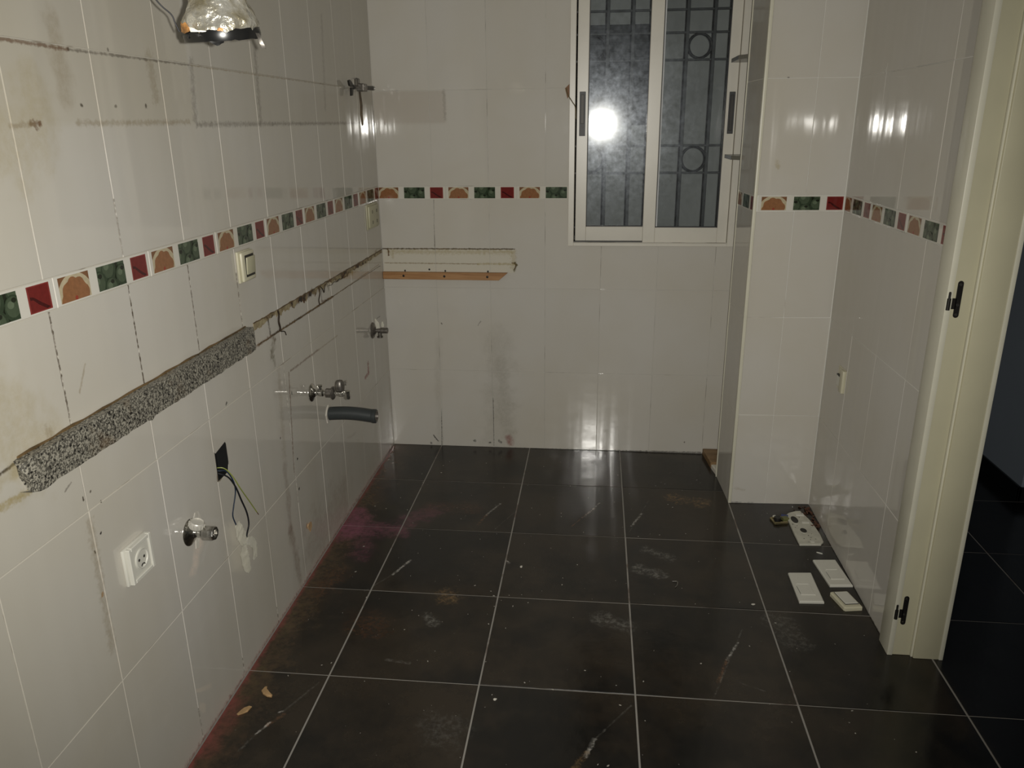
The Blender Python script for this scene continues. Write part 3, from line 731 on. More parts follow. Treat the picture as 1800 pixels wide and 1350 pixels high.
# right wall of the kitchen, with the doorway
bm = bmesh.new()
box(bm, (XR+.0014, -1.448, 0), (1.9965, .15, 2.52)); box(bm, (XR+.0014, -4.4, 0), (1.9965, -2.30, 2.52)); box(bm, (XR+.0014, -2.30, 2.09), (1.9965, -1.448, 2.52))
wr = struct('wall_right', bm, M_GR)
vr = [.508, .765, 1.013, 1.262, 1.392]
for r in range(8):
    if r == 3: continue
    for i in range(len(vr)-1): put_tile(wr, F_RIGHT, vr[i], vr[i+1], Z_ROWS[r], Z_ROWS[r+1], 'right', tilt=.0035)
    for i in range(8): put_tile(wr, F_RIGHT, 2.38+.25*i, 2.63+.25*i, Z_ROWS[r], Z_ROWS[r+1], 'right')
border(wr, F_RIGHT, .508, 1.386, .486)
bm = bmesh.new(); box(bm, (-.12, -4.55, 0), (3.95, -4.4, 2.52)); struct('wall_near', bm, M_CEIL)
# niche side wall behind the column belongs to wall_right (already extends to y=0.15)

# ---------------------------------------------------------------- hallway
bm = bmesh.new(); box(bm, (2.735, -.39, 0), (3.1, 1.3, 2.52)); box(bm, (3.1, -.39, 0), (3.95, -.25, 2.52)); struct('wall_hallway', bm, M_HALL)
bm = bmesh.new(); box(bm, (1.9965, 1.2, 0), (2.735, 1.3, 2.52)); struct('wall_hallway_end', bm, M_HALL)
bm = bmesh.new(); box(bm, (3.9, -4.4, 0), (4.0, -.39, 2.52)); struct('wall_hallway_far', bm, M_HALL)
bm = bmesh.new(); box(bm, (1.9965, -1.40, 0), (2.006, 1.2, 2.52)); struct('wall_hallway_side', bm, M_HALL)
def base(name, a, b):
    bm = bmesh.new(); box(bm, a, b, .002, 1); return struct(name, bm, M_HALLTRIM)
base('baseboard_hallway', (2.723, -.402, 0), (2.735, 1.2, .064)); base('baseboard_hallway_corner', (2.723, -.402, 0), (3.9, -.39, .064))

# ---------------------------------------------------------------- door frame (the door leaf is gone)
dj = tag(empty('door_1', (XR, -1.46, 0)), kind='structure')
DI = dj.matrix_world.inverted()
def dpart(name, bm, mat, **k):
    o = mk(name, bm, mat, dj, DI, **k); return o
HZ = 2.06
bm = bmesh.new(); box(bm, (1.871, -1.462, .0), (1.921, -1.40, HZ), .0012, 1); dpart('hinge_rebate', bm, M_CREAM)
bm = bmesh.new(); box(bm, (1.9255, -1.476, .0), (1.996, -1.40, HZ), .0025, 2); dpart('jamb', bm, M_CREAM, smooth=True)
bm = bmesh.new(); box(bm, (1.9215, -1.468, .0), (1.9255, -1.41, HZ)); dpart('rebate_edge', bm, M_CREAM_EDGE)  # step face; its lit line is put in as paler paint
bm = bmesh.new(); box(bm, (1.8555, -1.466, 0), (1.871, -1.395, HZ+.06), .002, 2); dpart('architrave', bm, M_CREAM_EDGE, smooth=True)
bm = bmesh.new(); box(bm, (1.996, -1.478, 0), (2.008, -1.40, HZ+.06), .002, 2); dpart('architrave', bm, M_CREAM_EDGE, smooth=True)
for (a, b) in (((1.871, -2.30, 0), (1.996, -2.262, HZ)), ((1.871, -2.262, HZ-.0), (1.996, -1.476, HZ+.035))):
    bm = bmesh.new(); box(bm, a, b, .002, 1); dpart('jamb', bm, M_CREAM)
bm = bmesh.new(); box(bm, (1.8555, -2.36, 0), (1.871, -2.295, HZ+.06), .002, 1); dpart('architrave', bm, M_CREAM_EDGE)
bm = bmesh.new(); box(bm, (1.8555, -2.295, HZ+.0), (1.871, -1.466, HZ+.06), .002, 1); dpart('architrave', bm, M_CREAM_EDGE)
def hinge(zc, label):
    t = empty('door_hinge', (1.886, -1.462, zc)); tag(t, label, 'hinge', 'hinges on the door frame')
    bm = bmesh.new()
    hw = .0068; p = [(x, z) for x, z in circ(0, .0475-hw, hw, 16)][:9] + [(x, z) for x, z in circ(0, -.0475+hw, hw, 16)][8:]+[(hw, -.0475+hw)]
    prism(bm, p, 0, .0022, .0004)
    mk('leaf', bm, M_HINGE, t, frame((0, 0, 0), (1, 0, 0), Z, (0, -1, 0)))
    bm = bmesh.new(); box(bm, (-.022, -.0022, -.025), (-.004, -.0001, .003), .0004, 1); mk('plate', bm, M_HINGE, t)
    bm = bmesh.new(); cyl(bm, (-.0235, -.0045, -.027), (-.0235, -.0045, .003), .0048, seg=16); mk('knuckle', bm, M_HINGE, t, smooth=True)
    bm = bmesh.new(); cyl(bm, (-.0235, -.0045, .003), (-.0235, -.0045, .018), .0030, seg=12); cyl(bm, (-.0235, -.0045, .018), (-.0235, -.0045, .020), .0022, seg=12); mk('pin', bm, M_HINGE, t, smooth=True)
    for dx, dz in ((0, .038), (0, -.014), (0, -.039)):
        bm = bmesh.new(); lathe(bm, [(.0038, 0), (.0034, .0008), (.0012, .0010), (0, .0005)], frame((dx, -.0022, dz), (1, 0, 0), Z, (0, -1, 0)), 14); mk('screw', bm, M_STEEL, t, smooth=True)
hinge(1.0665, 'dark steel lift-off hinge at eye height on the cream door frame, the upper one')
hinge(.1525, 'dark steel lift-off hinge close to the floor on the cream door frame, the lower one')

# ---------------------------------------------------------------- window
w1 = tag(empty('window_1', (1.208, 0, .9835)), kind='structure'); WI = w1.matrix_world.inverted()
def wpart(name, a, b, mat, bev=.0015, parent=w1, **k):
    bm = bmesh.new(); box(bm, a, b, bev, 1); return mk(name, bm, mat, parent, WI, **k)
ZT = 2.19
wpart('window_frame', (.8485, -.012, .9835), (.8735, .06, ZT), M_ALU); wpart('window_frame', (1.5395, -.012, .9835), (1.5675, .06, ZT), M_ALU)
wpart('window_frame', (.8735, -.012, .9835), (1.5395, .06, .9985), M_ALU); wpart('window_frame', (.8735, -.012, ZT-.03), (1.5395, .06, ZT), M_ALU)
wpart('track', (.8735, .004, .9985), (1.5395, .058, 1.003), M_SEAL, 0)
def sash(x0, x1, y0, y1, gl, gr, gz, seal):
    s = wpart('window_sash', (x0, y0, .999), (gl, y1, ZT-.031), M_ALU)
    def q(n, a, b, mat, bev=.0015):
        bm = bmesh.new(); box(bm, a, b, bev, 1); return mk(n, bm, mat, s, Matrix())
    q('stile', (gr, y0, .999), (x1, y1, ZT-.031), M_ALU); q('rail', (gl, y0+.0006, .999), (gr, y1, gz), M_ALU); q('rail', (gl, y0+.0006, ZT-.09), (gr, y1, ZT-.031), M_ALU)
    ym = (y0+y1)/2
    q('gasket', (gl, y0+.004, gz), (gl+.0035, ym+.004, ZT-.09), M_SEAL, 0); q('gasket', (gr-.0035, y0+.004, gz), (gr, ym+.004, ZT-.09), M_SEAL, 0); q('gasket', (gl, y0+.004, gz), (gr, ym+.004, gz+.004), M_SEAL, 0)
    if seal: q('seal_strip', (gl+.0035, y0+.006, gz+.004), (gl+.0085, ym+.003, ZT-.09), M_WSEAL, 0)
    q('pane', (gl+.001, ym-.002, gz-.004), (gr-.001, ym+.002, ZT-.088), M_GLASS, 0)
    return s
s2 = sash(1.176, 1.5380, .002, .026, 1.2285, 1.4960, 1.0645, True)
s1 = sash(.8795, 1.1865, .030, .054, .9265, 1.1800, 1.0645, False)
# move the left sash forward of nothing: it runs on the rear track, the right one on the front track
def recess_handle(sp, x0, x1, z0, z1, y, latch):
    bm = bmesh.new(); box(bm, (x0, y-.003, z0), (x1, y+.0, z1), .0012, 1); h = mk('handle', bm, M_BLACK, sp, Matrix())
    bm = bmesh.new(); box(bm, (x0+.005, y-.006, z0+(.05 if latch else .012)), (x1-.006, y-.0028, z1-.012), .001, 1)
    if latch: box(bm, (x0+.010, y-.0052, z0+.035), (x0+.017, y-.0028, z0+.042), .0005, 1)
    mk('handle_grip', bm, M_HINGE, sp, Matrix())
recess_handle(s2, 1.507, 1.531, 1.453, 1.618, .002, False)
recess_handle(s1, .8905, .916, 1.449, 1.628, .030, True)
# outside: iron grille and the light-well wall opposite
g = empty('window_grille', (1.2, .15, 1.0), 'dark iron grille of bars and rings outside the window', 'grille'); GI = g.matrix_world.inverted()
def bar(a, b, w=.007):
    bm = bmesh.new(); box(bm, (min(a[0], b[0])-w, .15-w*.6, min(a[1], b[1])-w), (max(a[0], b[0])+w, .15+w*.6, max(a[1], b[1])+w), .001, 1); mk('bar', bm, M_IRON, g, GI)
for x in (.892, 1.004, 1.110, 1.224, 1.338, 1.450, 1.562): bar((x, 1.047), (x, 2.19))
for z in (1.047, 1.288, 1.404, 1.754, 1.861, 1.950, 2.19): bar((.86, z), (1.58, z), .0045)
for cx in (.948, 1.394):
    for z0, z1 in ((1.288, 1.404), (1.754, 1.861)):
        bm = bmesh.new(); r = (z1-z0)/2-.006; tube(bm, [(cx+r*math.cos(2*math.pi*i/32), .15, (z0+z1)/2+r*math.sin(2*math.pi*i/32)) for i in range(33)], .0045, 8); mk('ring', bm, M_IRON, g, GI, smooth=True)
bm = bmesh.new(); box(bm, (-1.5, 1.30, -1), (4, 1.4, 4.5)); struct('wall_outside', bm, M_EXT)
bm = bmesh.new()
box(bm, (.70, 1.262, 1.49), (1.31, 1.298, 2.02), .004, 1)
sh = mk('dark_shutter', bm, M_EXTDARK); tag(sh, 'dark shutter on the wall opposite, seen through the left pane', 'shutter')
for k in range(13):
    bm = bmesh.new(); box(bm, (.715, 1.256, 1.505+k*.0385), (1.295, 1.263, 1.537+k*.0385), .002, 1); mk('slat', bm, M_EXTDARK, sh)

# ================================================================ THINGS ON THE LEFT WALL
def lf(y, z): return F_LEFT @ Matrix.Translation((y, z, 0))
# granite upstand remnant
t = empty('granite_strip', lf(-1.93, .928), 'long speckled grey granite upstand strip left on the tiled wall, broken at its near end', 'granite strip')
L = t.matrix_world.inverted()
bm = bmesh.new()
N = 60; y0, y1 = -2.405, -1.470
prev = None; rng = random.Random(3); rings = []
for i in range(N+1):
    f = i/N; y = y0+(y1-y0)*f
    jb = rng.uniform(-.0022, .0016); zt = .9675+rng.uniform(-.0004, .0004)-(.004 if f < .02 else 0); zb = .901+jb+(.006 if f < .03 else 0)
    zb -= .006 if .40 < f < .425 else 0
    xo = .026 - (.010 if i == 0 else .003 if i == 1 else 0)
    if i == 0: ring = [(0, y+.020, .957), (xo, y+.004, .958), (xo, y+.024, .915), (xo-.01, y+.04, .899), (0, y+.035, .899), (0, y+.022, .93)]
    else: ring = [(0, y, zt-.001), (xo, y, zt), (xo+.001, y, (zt+zb)/2), (xo, y, zb), (0, y, zb-.001), (0, y, (zt+zb)/2)]
    rings.append([bm.verts.new(p) for p in ring])
for a, b in zip(rings, rings[1:]):
    for k in range(6): bm.faces.new((a[k], a[(k+1) % 6], b[(k+1) % 6], b[k]))
bm.faces.new(rings[0][::-1]); bm.faces.new(rings[-1])
mk('slab', bm, M_GRANITE, t, L)
bm = bmesh.new()
tube(bm, [(.003+.001*math.sin(i), -2.38+i*.0303, .9665+.0010*math.sin(i*1.7)) for i in range(31)], [.0025+.0012*abs(math.sin(i*2.1)) for i in range(31)], 6)
tag(mk('silicone_bead', bm, M_SIL, t, L, smooth=True), 'dirty brown silicone bead')
# torn silicone line where the upstand has been pulled off
t = empty('silicone_residue', lf(-.7, .94), 'torn dirty brown silicone lines running along the left wall to the corner', 'silicone residue'); L = t.matrix_world.inverted()
rng = random.Random(11)
def bead(name, ya, yb, z, n, r0, r1, holes=()):
    bm = bmesh.new(); seg = []
    for i in range(n+1):
        y = ya+(yb-ya)*i/n
        seg.append(((.0008, y, z+rng.uniform(-.0012, .0012)), rng.uniform(r0, r1)))
    tube(bm, [s[0] for s in seg], [s[1] for s in seg], 6); mk(name, bm, M_SIL, t, L, smooth=True)
bead('silicone_bead', -1.415, -.004, .9625, 90, .0008, .0022); bead('silicone_bead', -1.40, -1.15, .8945, 24, .0008, .0022); bead('silicone_bead', -1.15, -.72, .8950, 36, .0014, .0036); bead('silicone_bead', -.72, -.05, .8960, 40, .0004, .0012)
def smear_strip(y0, y1, d0, d1, n, jag):
    bm = bmesh.new(); up = []; lo = []
    for i in range(n+1):
        f = i/n; y = y0+(y1-y0)*f; d = d0+(d1-d0)*f
        d = max(.002, d*(1+jag*mnoise.noise(Vector((y*45, 1.3, 0)))+.5*jag*mnoise.noise(Vector((y*160, 4.3, 0)))))
        up.append((y, .9620)); lo.append((y, .9620-d))
    prism(bm, up+lo[::-1], 0, .0009)
    mk('silicone_smear', bm, M_SMEAR, t, L @ F_LEFT)
smear_strip(-1.415, -1.25, .020, .010, 26, .5); smear_strip(-1.249, -1.02, .020, .017, 40, .9); smear_strip(-1.019, -.80, .016, .020, 40, 1.3); smear_strip(-.799, -.55, .012, .014, 40, 1.1); smear_strip(-.549, -.006, .020, .012, 60, .5)
for pts, r in (([(.001, -1.238, .960), (.001, -1.232, .945), (.001, -1.238, .925), (.001, -1.232, .905), (.001, -1.236, .896)], .0038), ([(.001, -.862, .958), (.001, -.856, .935), (.001, -.872, .915), (.001, -.868, .897)], .0022), ([(.001, -.85, .960), (.001, -.826, .945), (.001, -.812, .930), (.001, -.80, .955)], .0020), ([(.001, -.76, .944), (.001, -.72, .940), (.001, -.70, .946), (.001, -.66, .939), (.001, -.64, .946), (.001, -.60, .940), (.001, -.58, .950)], .0010),
               ([(.001, -1.23, .892), (.001, -1.20, .884), (.001, -1.19, .870)], .0018)):
    bm = bmesh.new(); tube(bm, smooth_path(pts, 5), r, 6); mk('silicone_drip', bm, M_HINGE if False else plain('blackened_silicone', (.028, .018, .010), .6), t, L, smooth=True)
t = empty('silicone_residue', F_BACK @ Matrix.Translation((.3, .93, 0)), 'thin brown silicone lines on the back wall above the wooden batten', 'silicone residue'); L = t.matrix_world.inverted()
bm = bmesh.new(); tube(bm, [(.004+i*.0152, -.0008, .9665+rng.uniform(-.0006, .0006)) for i in range(41)], [rng.uniform(.0006, .0015) for i in range(41)], 6); mk('silicone_bead', bm, M_SIL, t, L, smooth=True)
bm = bmesh.new(); tube(bm, smooth_path([(.596, -.001, .905), (.610, -.002, .902), (.614, -.002, .890), (.606, -.001, .872)], 5), .0020, 6); mk('silicone_bead', bm, M_SIL, t, L, smooth=True)
bm = bmesh.new(); tube(bm, smooth_path([(.016, -.001, .966), (.026, -.001, .962), (.028, -.001, .95), (.027, -.001, .938)], 5), .0016, 6); mk('silicone_bead', bm, M_SIL, t, L, smooth=True)

def plate_part(name, bm_fn, mat, t, **k):
    bm = bmesh.new(); bm_fn(bm); return mk(name, bm, mat, t, Matrix(), **k)
# light switch
t = empty('light_switch', lf(-1.432, 1.1335), 'cream rocker light switch on the left wall just under the fruit border', 'light switch')
plate_part('back_plate', lambda b: box(b, (-.042, -.044, 0), (.044, .042, .006), .002, 2), M_CREAMPL, t, smooth=True)
plate_part('frame', lambda b: box(b, (-.038, -.042, .006), (.042, .040, .016), .005, 3), M_CREAMPL, t, smooth=True)
plate_part('rocker_gap', lambda b: box(b, (-.022, -.030, .0155), (.034, .030, .0166), .001, 1), M_DARKGAP, t)
plate_part('rocker', lambda b: box(b, (-.0195, -.0235, .016), (.034, .0245, .0205), .002, 2, Matrix.Rotation(.06, 3, 'X')), M_OLDPL, t, smooth=True)
# corner socket
t = empty('wall_socket', lf(-.135, 1.128), 'old ivory four-hole wall socket in the far corner below the fruit border', 'socket', 'wall sockets')
plate_part('back_plate', lambda b: box(b, (-.088, -.052, 0), (.086, .054, .006), .003, 2), M_OLDPL, t, smooth=True)
plate_part('cover', lambda b: box(b, (-.074, -.045, .005), (.074, .046, .013), .004, 2), M_OLDPL, t, smooth=True)
for u in (-.028, .038):
    for v in (-.024, .020): plate_part('socket_hole', lambda b: lathe(b, [(.007, .0128), (.007, .0134), (.0045, .0134), (.004, .0115), (0, .0115)], Matrix.Translation((u, v, 0)), 14), M_DARKGAP, t)
# lower socket
t = empty('wall_socket', lf(-2.120, .617), 'white square earthed wall socket low on the left wall', 'socket', 'wall sockets')
plate_part('base_plate', lambda b: box(b, (-.046, -.044, 0), (.044, .042, .008), .003, 2), M_WHITEPL, t, smooth=True)
def sq_frame(b):
    o, i_ = .042, .033
    for a, c in (((-o, -o, .008), (-i_, o, .018)), ((i_, -o, .008), (o, o, .018)), ((-i_, i_, .008), (i_, o, .018)), ((-i_, -o, .008), (i_, -i_, .018))): box(b, a, c, .0015, 1)
plate_part('frame', sq_frame, M_WHITEPL, t)
def insert(b):
    box(b, (-.0325, -.0325, .008), (.0325, .0325, .0145), .001, 1)
    lathe(b, [(.0235, .0145), (.0235, .0165), (.021, .0175), (.0195, .0165), (.019, .0150), (0, .0148)], Matrix.Translation((.001, 0, 0)), 32)
plate_part('insert', insert, M_WHITEPL, t, smooth=True)
for s in (-1, 1): plate_part('pin_hole', lambda b: lathe(b, [(.0032, .0149), (.0032, .0154), (.0016, .0154), (.0014, .0150), (0, .0150)], Matrix.Translation((.001+.0095*s, 0, 0)), 12), M_DARKGAP, t)
plate_part('earth_clip', lambda b: tube(b, [(.001+.006*math.cos(a), -.0165+.004*math.sin(a), .0165) for a in [math.pi*k/8 for k in range(9)]], .0012, 8), M_HINGE, t, smooth=True)
# junction box
t = empty('junction_box', lf(-1.693, .6575), 'open black junction box sunk in the tiles with cut wires hanging out', 'junction box'); L = t.matrix_world.inverted()
bm = bmesh.new(); a, b, c, d = -.033, .0325, -.044, .044
for p, q in (((a, c, -.034), (b, d, -.031)), ((a-.0005, c, -.05), (a+.002, d, -.001)), ((b-.002, c, -.05), (b+.0005, d, -.001)), ((a, c-.0005, -.05), (b, c+.002, -.001)), ((a, d-.002, -.05), (b, d+.0005, -.001))): box(bm, p, q)
mk('box', bm, M_BLACK, t, Matrix())
for (cx, cy, r) in ((-.004, -.008, .016), (.004, .024, .011)):
    bm = bmesh.new(); tube(bm, [(cx+r*math.cos(k*.22-1.2), cy+r*math.sin(k*.22-1.2), -.0300) for k in range(22)], .0016, 6); mk('knockout_ring', bm, M_STEEL, t, Matrix(), smooth=True)
def wire(name, pts, r, mat, par, LM, seg=8, lab=None):
    bm = bmesh.new(); tube(bm, smooth_path(pts, 8), r, seg); o = mk(name, bm, mat, par, LM, smooth=True)
    if lab: tag(o, lab)
    return o
wire('wire', [(-.03, -1.715, .640), (-.004, -1.712, .636), (.010, -1.700, .630), (.020, -1.690, .600), (.016, -1.676, .560), (.012, -1.690, .520), (.010, -1.697, .495), (.012, -1.690, .466), (.012, -1.683, .452)], .0017, M_BLUEW, t, L, lab='blue wire')
wire('wire', [(-.03, -1.715, .634), (-.002, -1.713, .628), (.014, -1.700, .612), (.020, -1.680, .575), (.016, -1.650, .520), (.014, -1.625, .470), (.012, -1.617, .430), (.012, -1.634, .408), (.014, -1.652, .390)], .0022, M_BLACKW, t, L, lab='black wire')
wire('wire', [(-.03, -1.700, .636), (-.002, -1.690, .634), (.014, -1.678, .606), (.018, -1.650, .555), (.012, -1.590, .480), (.010, -1.556, .434)], .0014, M_YGW, t, L, lab='yellow and green earth wire')
wire('wire_end', [(.010, -1.556, .434), (.0095, -1.546, .421)], .0011, M_COPPER, t, L)
def ribbon(name, pts, widths, par, LM, seed=1, mat=M_TAPE, th=.0009, nn=Vector((1, 0, 0)), crump=.0009):
    rg = random.Random(seed); P = smooth_path(pts, 6); bm = bmesh.new(); rows = []
    for i, p in enumerate(P):
        f = i/(len(P)-1)*(len(widths)-1); k = min(int(f), len(widths)-2); w = widths[k]+(widths[k+1]-widths[k])*(f-k)
        tt = (P[min(i+1, len(P)-1)]-P[max(i-1, 0)]).normalized(); s = tt.cross(nn).normalized()
        rows.append([bm.verts.new(p+s*w*(j/4-.5)*(1+rg.uniform(-.12, .12))+nn*(rg.uniform(-crump, crump)+crump*.5*math.sin(i*1.1+j*1.9+seed))) for j in range(5)])
    for a_, b_ in zip(rows, rows[1:]):
        for j in range(4): bm.faces.new((a_[j], a_[j+1], b_[j+1], b_[j]))
    bmesh.ops.solidify(bm, geom=bm.faces[:], thickness=th)
    return mk(name, bm, mat, par, LM, smooth=True)
ribbon('insulating_tape', [(.016, -1.692, .470), (.018, -1.686, .440), (.019, -1.674, .412), (.020, -1.668, .392)], [.026, .044, .040, .026], t, L, 3)
ribbon('insulating_tape', [(.020, -1.672, .398), (.021, -1.684, .370), (.021, -1.676, .335), (.020, -1.661, .303)], [.024, .046, .046, .016], t, L, 5)
ribbon('insulating_tape', [(.018, -1.662, .398), (.020, -1.634, .384), (.020, -1.616, .355), (.018, -1.618, .318)], [.018, .028, .032, .026], t, L, 9)
# stop valves
def disc_flange(par, R, mat, off=(0, 0)):
    plate_part('wall_flange', lambda b: lathe(b, [(R, 0), (R, .002), (R*.93, .0045), (R*.6, .009), (R*.42, .014), (R*.38, .016), (0, .016)], Matrix.Translation((off[0], off[1], 0)), 32), mat, par, smooth=True)
t = empty('stop_valve', lf(-1.898, .557), 'chrome angle stop valve with ribbed knob beside the low white socket', 'valve', 'stop valves on the left wall')
disc_flange(t, .034, M_CHROME)
plate_part('body', lambda b: (cyl(b, (0, 0, .012), (0, 0, .040), .0078), lathe(b, [(.0078, .020), (.0125, .024), (.0125, .034), (.008, .038)])), M_CHROME, t, smooth=True)
plate_part('outlet', lambda b: (lathe(b, [(.0001, .034), (.0135, .032), (.0185, .038), (.0185, .062), (.0165, .066), (.0105, .066), (.009, .058), (0, .058)], seg=8)), M_CHROME, t, ang=25)
def ribknob(b):
    Mx = frame((-.006, .012, .020), (1, 0, 0), (0, -.35, .94), (0, .94, .35))
    lathe(b, [(0, 0), (.008, 0), (.0165, .006), (.0175, .010), (.0175, .020), (.0150, .023), (.0145, .0205), (0, .0205)], Mx, 28)
    for k in range(14):
        a = 2*math.pi*k/14; box(b, (-.0014, -.0014, .010), (.0014, .0014, .020)); 
        vs = b.verts[-8:]
        for v in vs: v.co = Mx @ (Vector((math.cos(a)*.0178, math.sin(a)*.0178, 0))+Vector(v.co))
b_ = bmesh.new(); ribknob(b_); b_.verts.ensure_lookup_table(); mk('knob', b_, plain('pale_knob', (.62, .60, .54), .35, .3), t, Matrix(), smooth=True)
plate_part('plaster_patch', lambda b: prism(b, [(.022, .02), (.034, .035), (.052, .03), (.060, .01), (.052, -.01), (.04, -.03), (.03, -.06), (.015, -.055), (.02, -.03), (.03, -.012), (.035, .004)], 0, .0012, .0004), M_PLASTER, t)
# twin valve under the sink position
t = empty('stop_valve', lf(-1.020, .6185), 'long chrome double stop valve above the grey waste pipe', 'valve', 'stop valves on the left wall')
disc_flange(t, .032, M_CHROME)
plate_part('first_body', lambda b: (cyl(b, (0, 0, .012), (0, 0, .058), .0095), lathe(b, [(.0095, .024), (.013, .028), (.013, .040), (.0095, .044)])), M_CHROME, t, smooth=True)
plate_part('spindle', lambda b: (cyl(b, (0, .008, .030), (0, .022, .030), .007), cyl(b, (0, .022, .030), (0, .0275, .030), .010)), M_CHROME, t, smooth=True)
plate_part('hex_coupling', lambda b: cyl(b, (0, 0, .052), (0, 0, .074), .0165, seg=6), M_DULL, t)
plate_part('collar', lambda b: lathe(b, [(.008, .072), (.021, .073), (.024, .077), (.021, .081), (.010, .085), (0, .085)]), M_DULL, t, smooth=True)
plate_part('second_body', lambda b: (cyl(b, (0, 0, .084), (0, 0, .130), .0095), lathe(b, [(.0095, .098), (.012, .100), (.012, .112), (.0095, .114)])), M_CHROME, t, smooth=True)
plate_part('outlet', lambda b: (cyl(b, (0, .009, .128), (0, -.016, .128), .0115, seg=6), cyl(b, (0, -.016, .128), (0, -.020, .128), .0090)), M_CHROME, t, ang=30)
plate_part('handle', lambda b: lathe(b, [(.004, .008), (.0155, .012), (.017, .026), (.0145, .040), (.011, .046), (0, .047)], frame((0, 0, .103), (1, 0, 0), (0, 0, -1), (0, 1, 0)), 12), M_DULL, t, ang=30)
plate_part('lever', lambda b: prism(b, [(0, .030), (.010, .026), (.020, .034), (.026, .040), (.010, .042), (0, .040)], .118, .124, .001), M_CHROME, t)
# valve near the corner, tied with white tape
t = empty('stop_valve', lf(-.236, .6410), 'dull stop valve with white tape ends by the far corner', 'valve', 'stop valves on the left wall')
disc_flange(t, .036, M_DULL)
plate_part('body', lambda b: (cyl(b, (0, 0, .010), (0, 0, .036), .0085), cyl(b, (0, 0, .036), (0, 0, .068), .0125)), M_DULL, t, smooth=True)
plate_part('knob', lambda b: (cyl(b, (0, -.008, .032), (0, -.026, .032), .009), cyl(b, (0, -.026, .032), (0, -.032, .032), .013)), M_DULL, t, smooth=True)
L = t.matrix_world.inverted()
ribbon('white_tape', [(.024, -.232, .650), (.022, -.236, .672), (.016, -.240, .694)], [.018, .017, .004], t, L, 2, nn=Vector((.6, -.8, 0)).normalized(), crump=.0006)
ribbon('white_tape', [(.044, -.228, .654), (.044, -.228, .664), (.044, -.230, .680)], [.010, .013, .006], t, L, 4, nn=Vector((.6, -.8, 0)).normalized(), crump=.0006)
# waste pipe
t = empty('waste_pipe', lf(-.872, .484), 'dark grey corrugated waste pipe stub sticking out of the left wall', 'pipe')
pts = [Vector((0.004*math.sin(i/27*math.pi), .007*math.sin(i/27*math.pi), i*.00640)) for i in range(28)]
bm = bmesh.new(); P2 = []; RR = []
for i in range(57):
    f = i/56; P2.append(Vector((0, .007*math.sin(f*math.pi)-.004*f, -.01+f*.180))); RR.append(.0242+(.0011 if i % 2 else 0))
tube(bm, P2, RR, 28, caps=False); mk('corrugated_pipe', bm, M_PIPE, t, Matrix(), smooth=True)
plate_part('pipe_end', lambda b: lathe(b, [(.0252, .165), (.0262, .167), (.0262, .180), (.0242, .182), (.0205, .182), (.0195, .172), (.0195, .150), (0, .150)], Matrix.Translation((0, -.004, 0)), 32), M_PIPE, t, smooth=True)
plate_part('inner_ring', lambda b: lathe(b, [(.0200, .1822), (.0200, .1832), (.0165, .1832), (.0150, .170), (.0001, .165)], Matrix.Translation((0, -.004, 0)), 28), M_DULL, t, smooth=True)
rg = random.Random(5)
plate_part('plaster_ring', lambda b: prism(b, [((.030+rg.uniform(0, .012))*math.cos(k*.42), -.002+(.030+rg.uniform(0, .013))*math.sin(k*.42)) for k in range(15)], 0, .004, .0015), M_PLASTER, t)
# rod with wing nut in the corner
t = empty('metal_rod', lf(-.24, 1.648), 'rusty threaded rod with a wing nut fixed high in the far corner', 'metal rod'); L = t.matrix_world.inverted()
bm = bmesh.new(); tube(bm, [(.022, -.372, 1.642), (.022, -.22, 1.646), (.022, -.19, 1.647)], .0035, 8); mk('thin_rod', bm, M_DULL, t, L, smooth=True)
bm = bmesh.new(); cyl(bm, (.022, -.182, 1.6475), (.022, -.075, 1.650), .0085, seg=14); mk('thick_bar', bm, M_HINGE, t, L, smooth=True)
bm = bmesh.new(); cyl(bm, (.022, -.075, 1.650), (.022, -.062, 1.6505), .0095, seg=14); mk('bar_tip', bm, M_STEEL, t, L, smooth=True)
bm = bmesh.new(); box(bm, (0, -.236, 1.632), (.032, -.182, 1.662), .004, 2); box(bm, (0, -.250, 1.650), (.012, -.215, 1.682), .004, 1); mk('bracket', bm, M_DULL, t, L)
bm = bmesh.new(); cyl(bm, (.022, -.352, 1.643), (.022, -.335, 1.643), .009, seg=8); mk('nut', bm, M_HINGE, t, L)
bm = bmesh.new(); prism(bm, [(-.395, 1.646), (-.345, 1.640), (-.345, 1.652), (-.385, 1.668), (-.405, 1.664)], .017, .024, .001); mk('wing', bm, M_HINGE, t, L @ F_LEFT)
bm = bmesh.new(); prism(bm, [(-.378, 1.640), (-.350, 1.636), (-.362, 1.612), (-.382, 1.610)], .017, .024, .001)
mk('wing', bm, M_HINGE, t, L @ F_LEFT)
bm = bmesh.new(); prism(bm, [(-.205, 1.632), (-.196, 1.58), (-.204, 1.545), (-.188, 1.50), (-.170, 1.505), (-.172, 1.55), (-.164, 1.58), (-.178, 1.632)], 0, .0012, .0004); mk('rust_run', bm, M_SIL, t, L @ F_LEFT)
# chip of orange plaster filling low on the wall
t = empty('plaster_filling', lf(-1.158, .172), 'small ragged orange plug of filler low on the left wall', 'filler plug')
rg = random.Random(8); plate_part('filler', lambda b: prism(b, [((.010+rg.uniform(0, .016))*math.cos(k*.52)*1.3, (.010+rg.uniform(0, .014))*math.sin(k*.52)) for k in range(12)], 0, .003, .001), plain('orange_filler', (.50, .33, .18), .8, bump=.002, bscale=90), t)

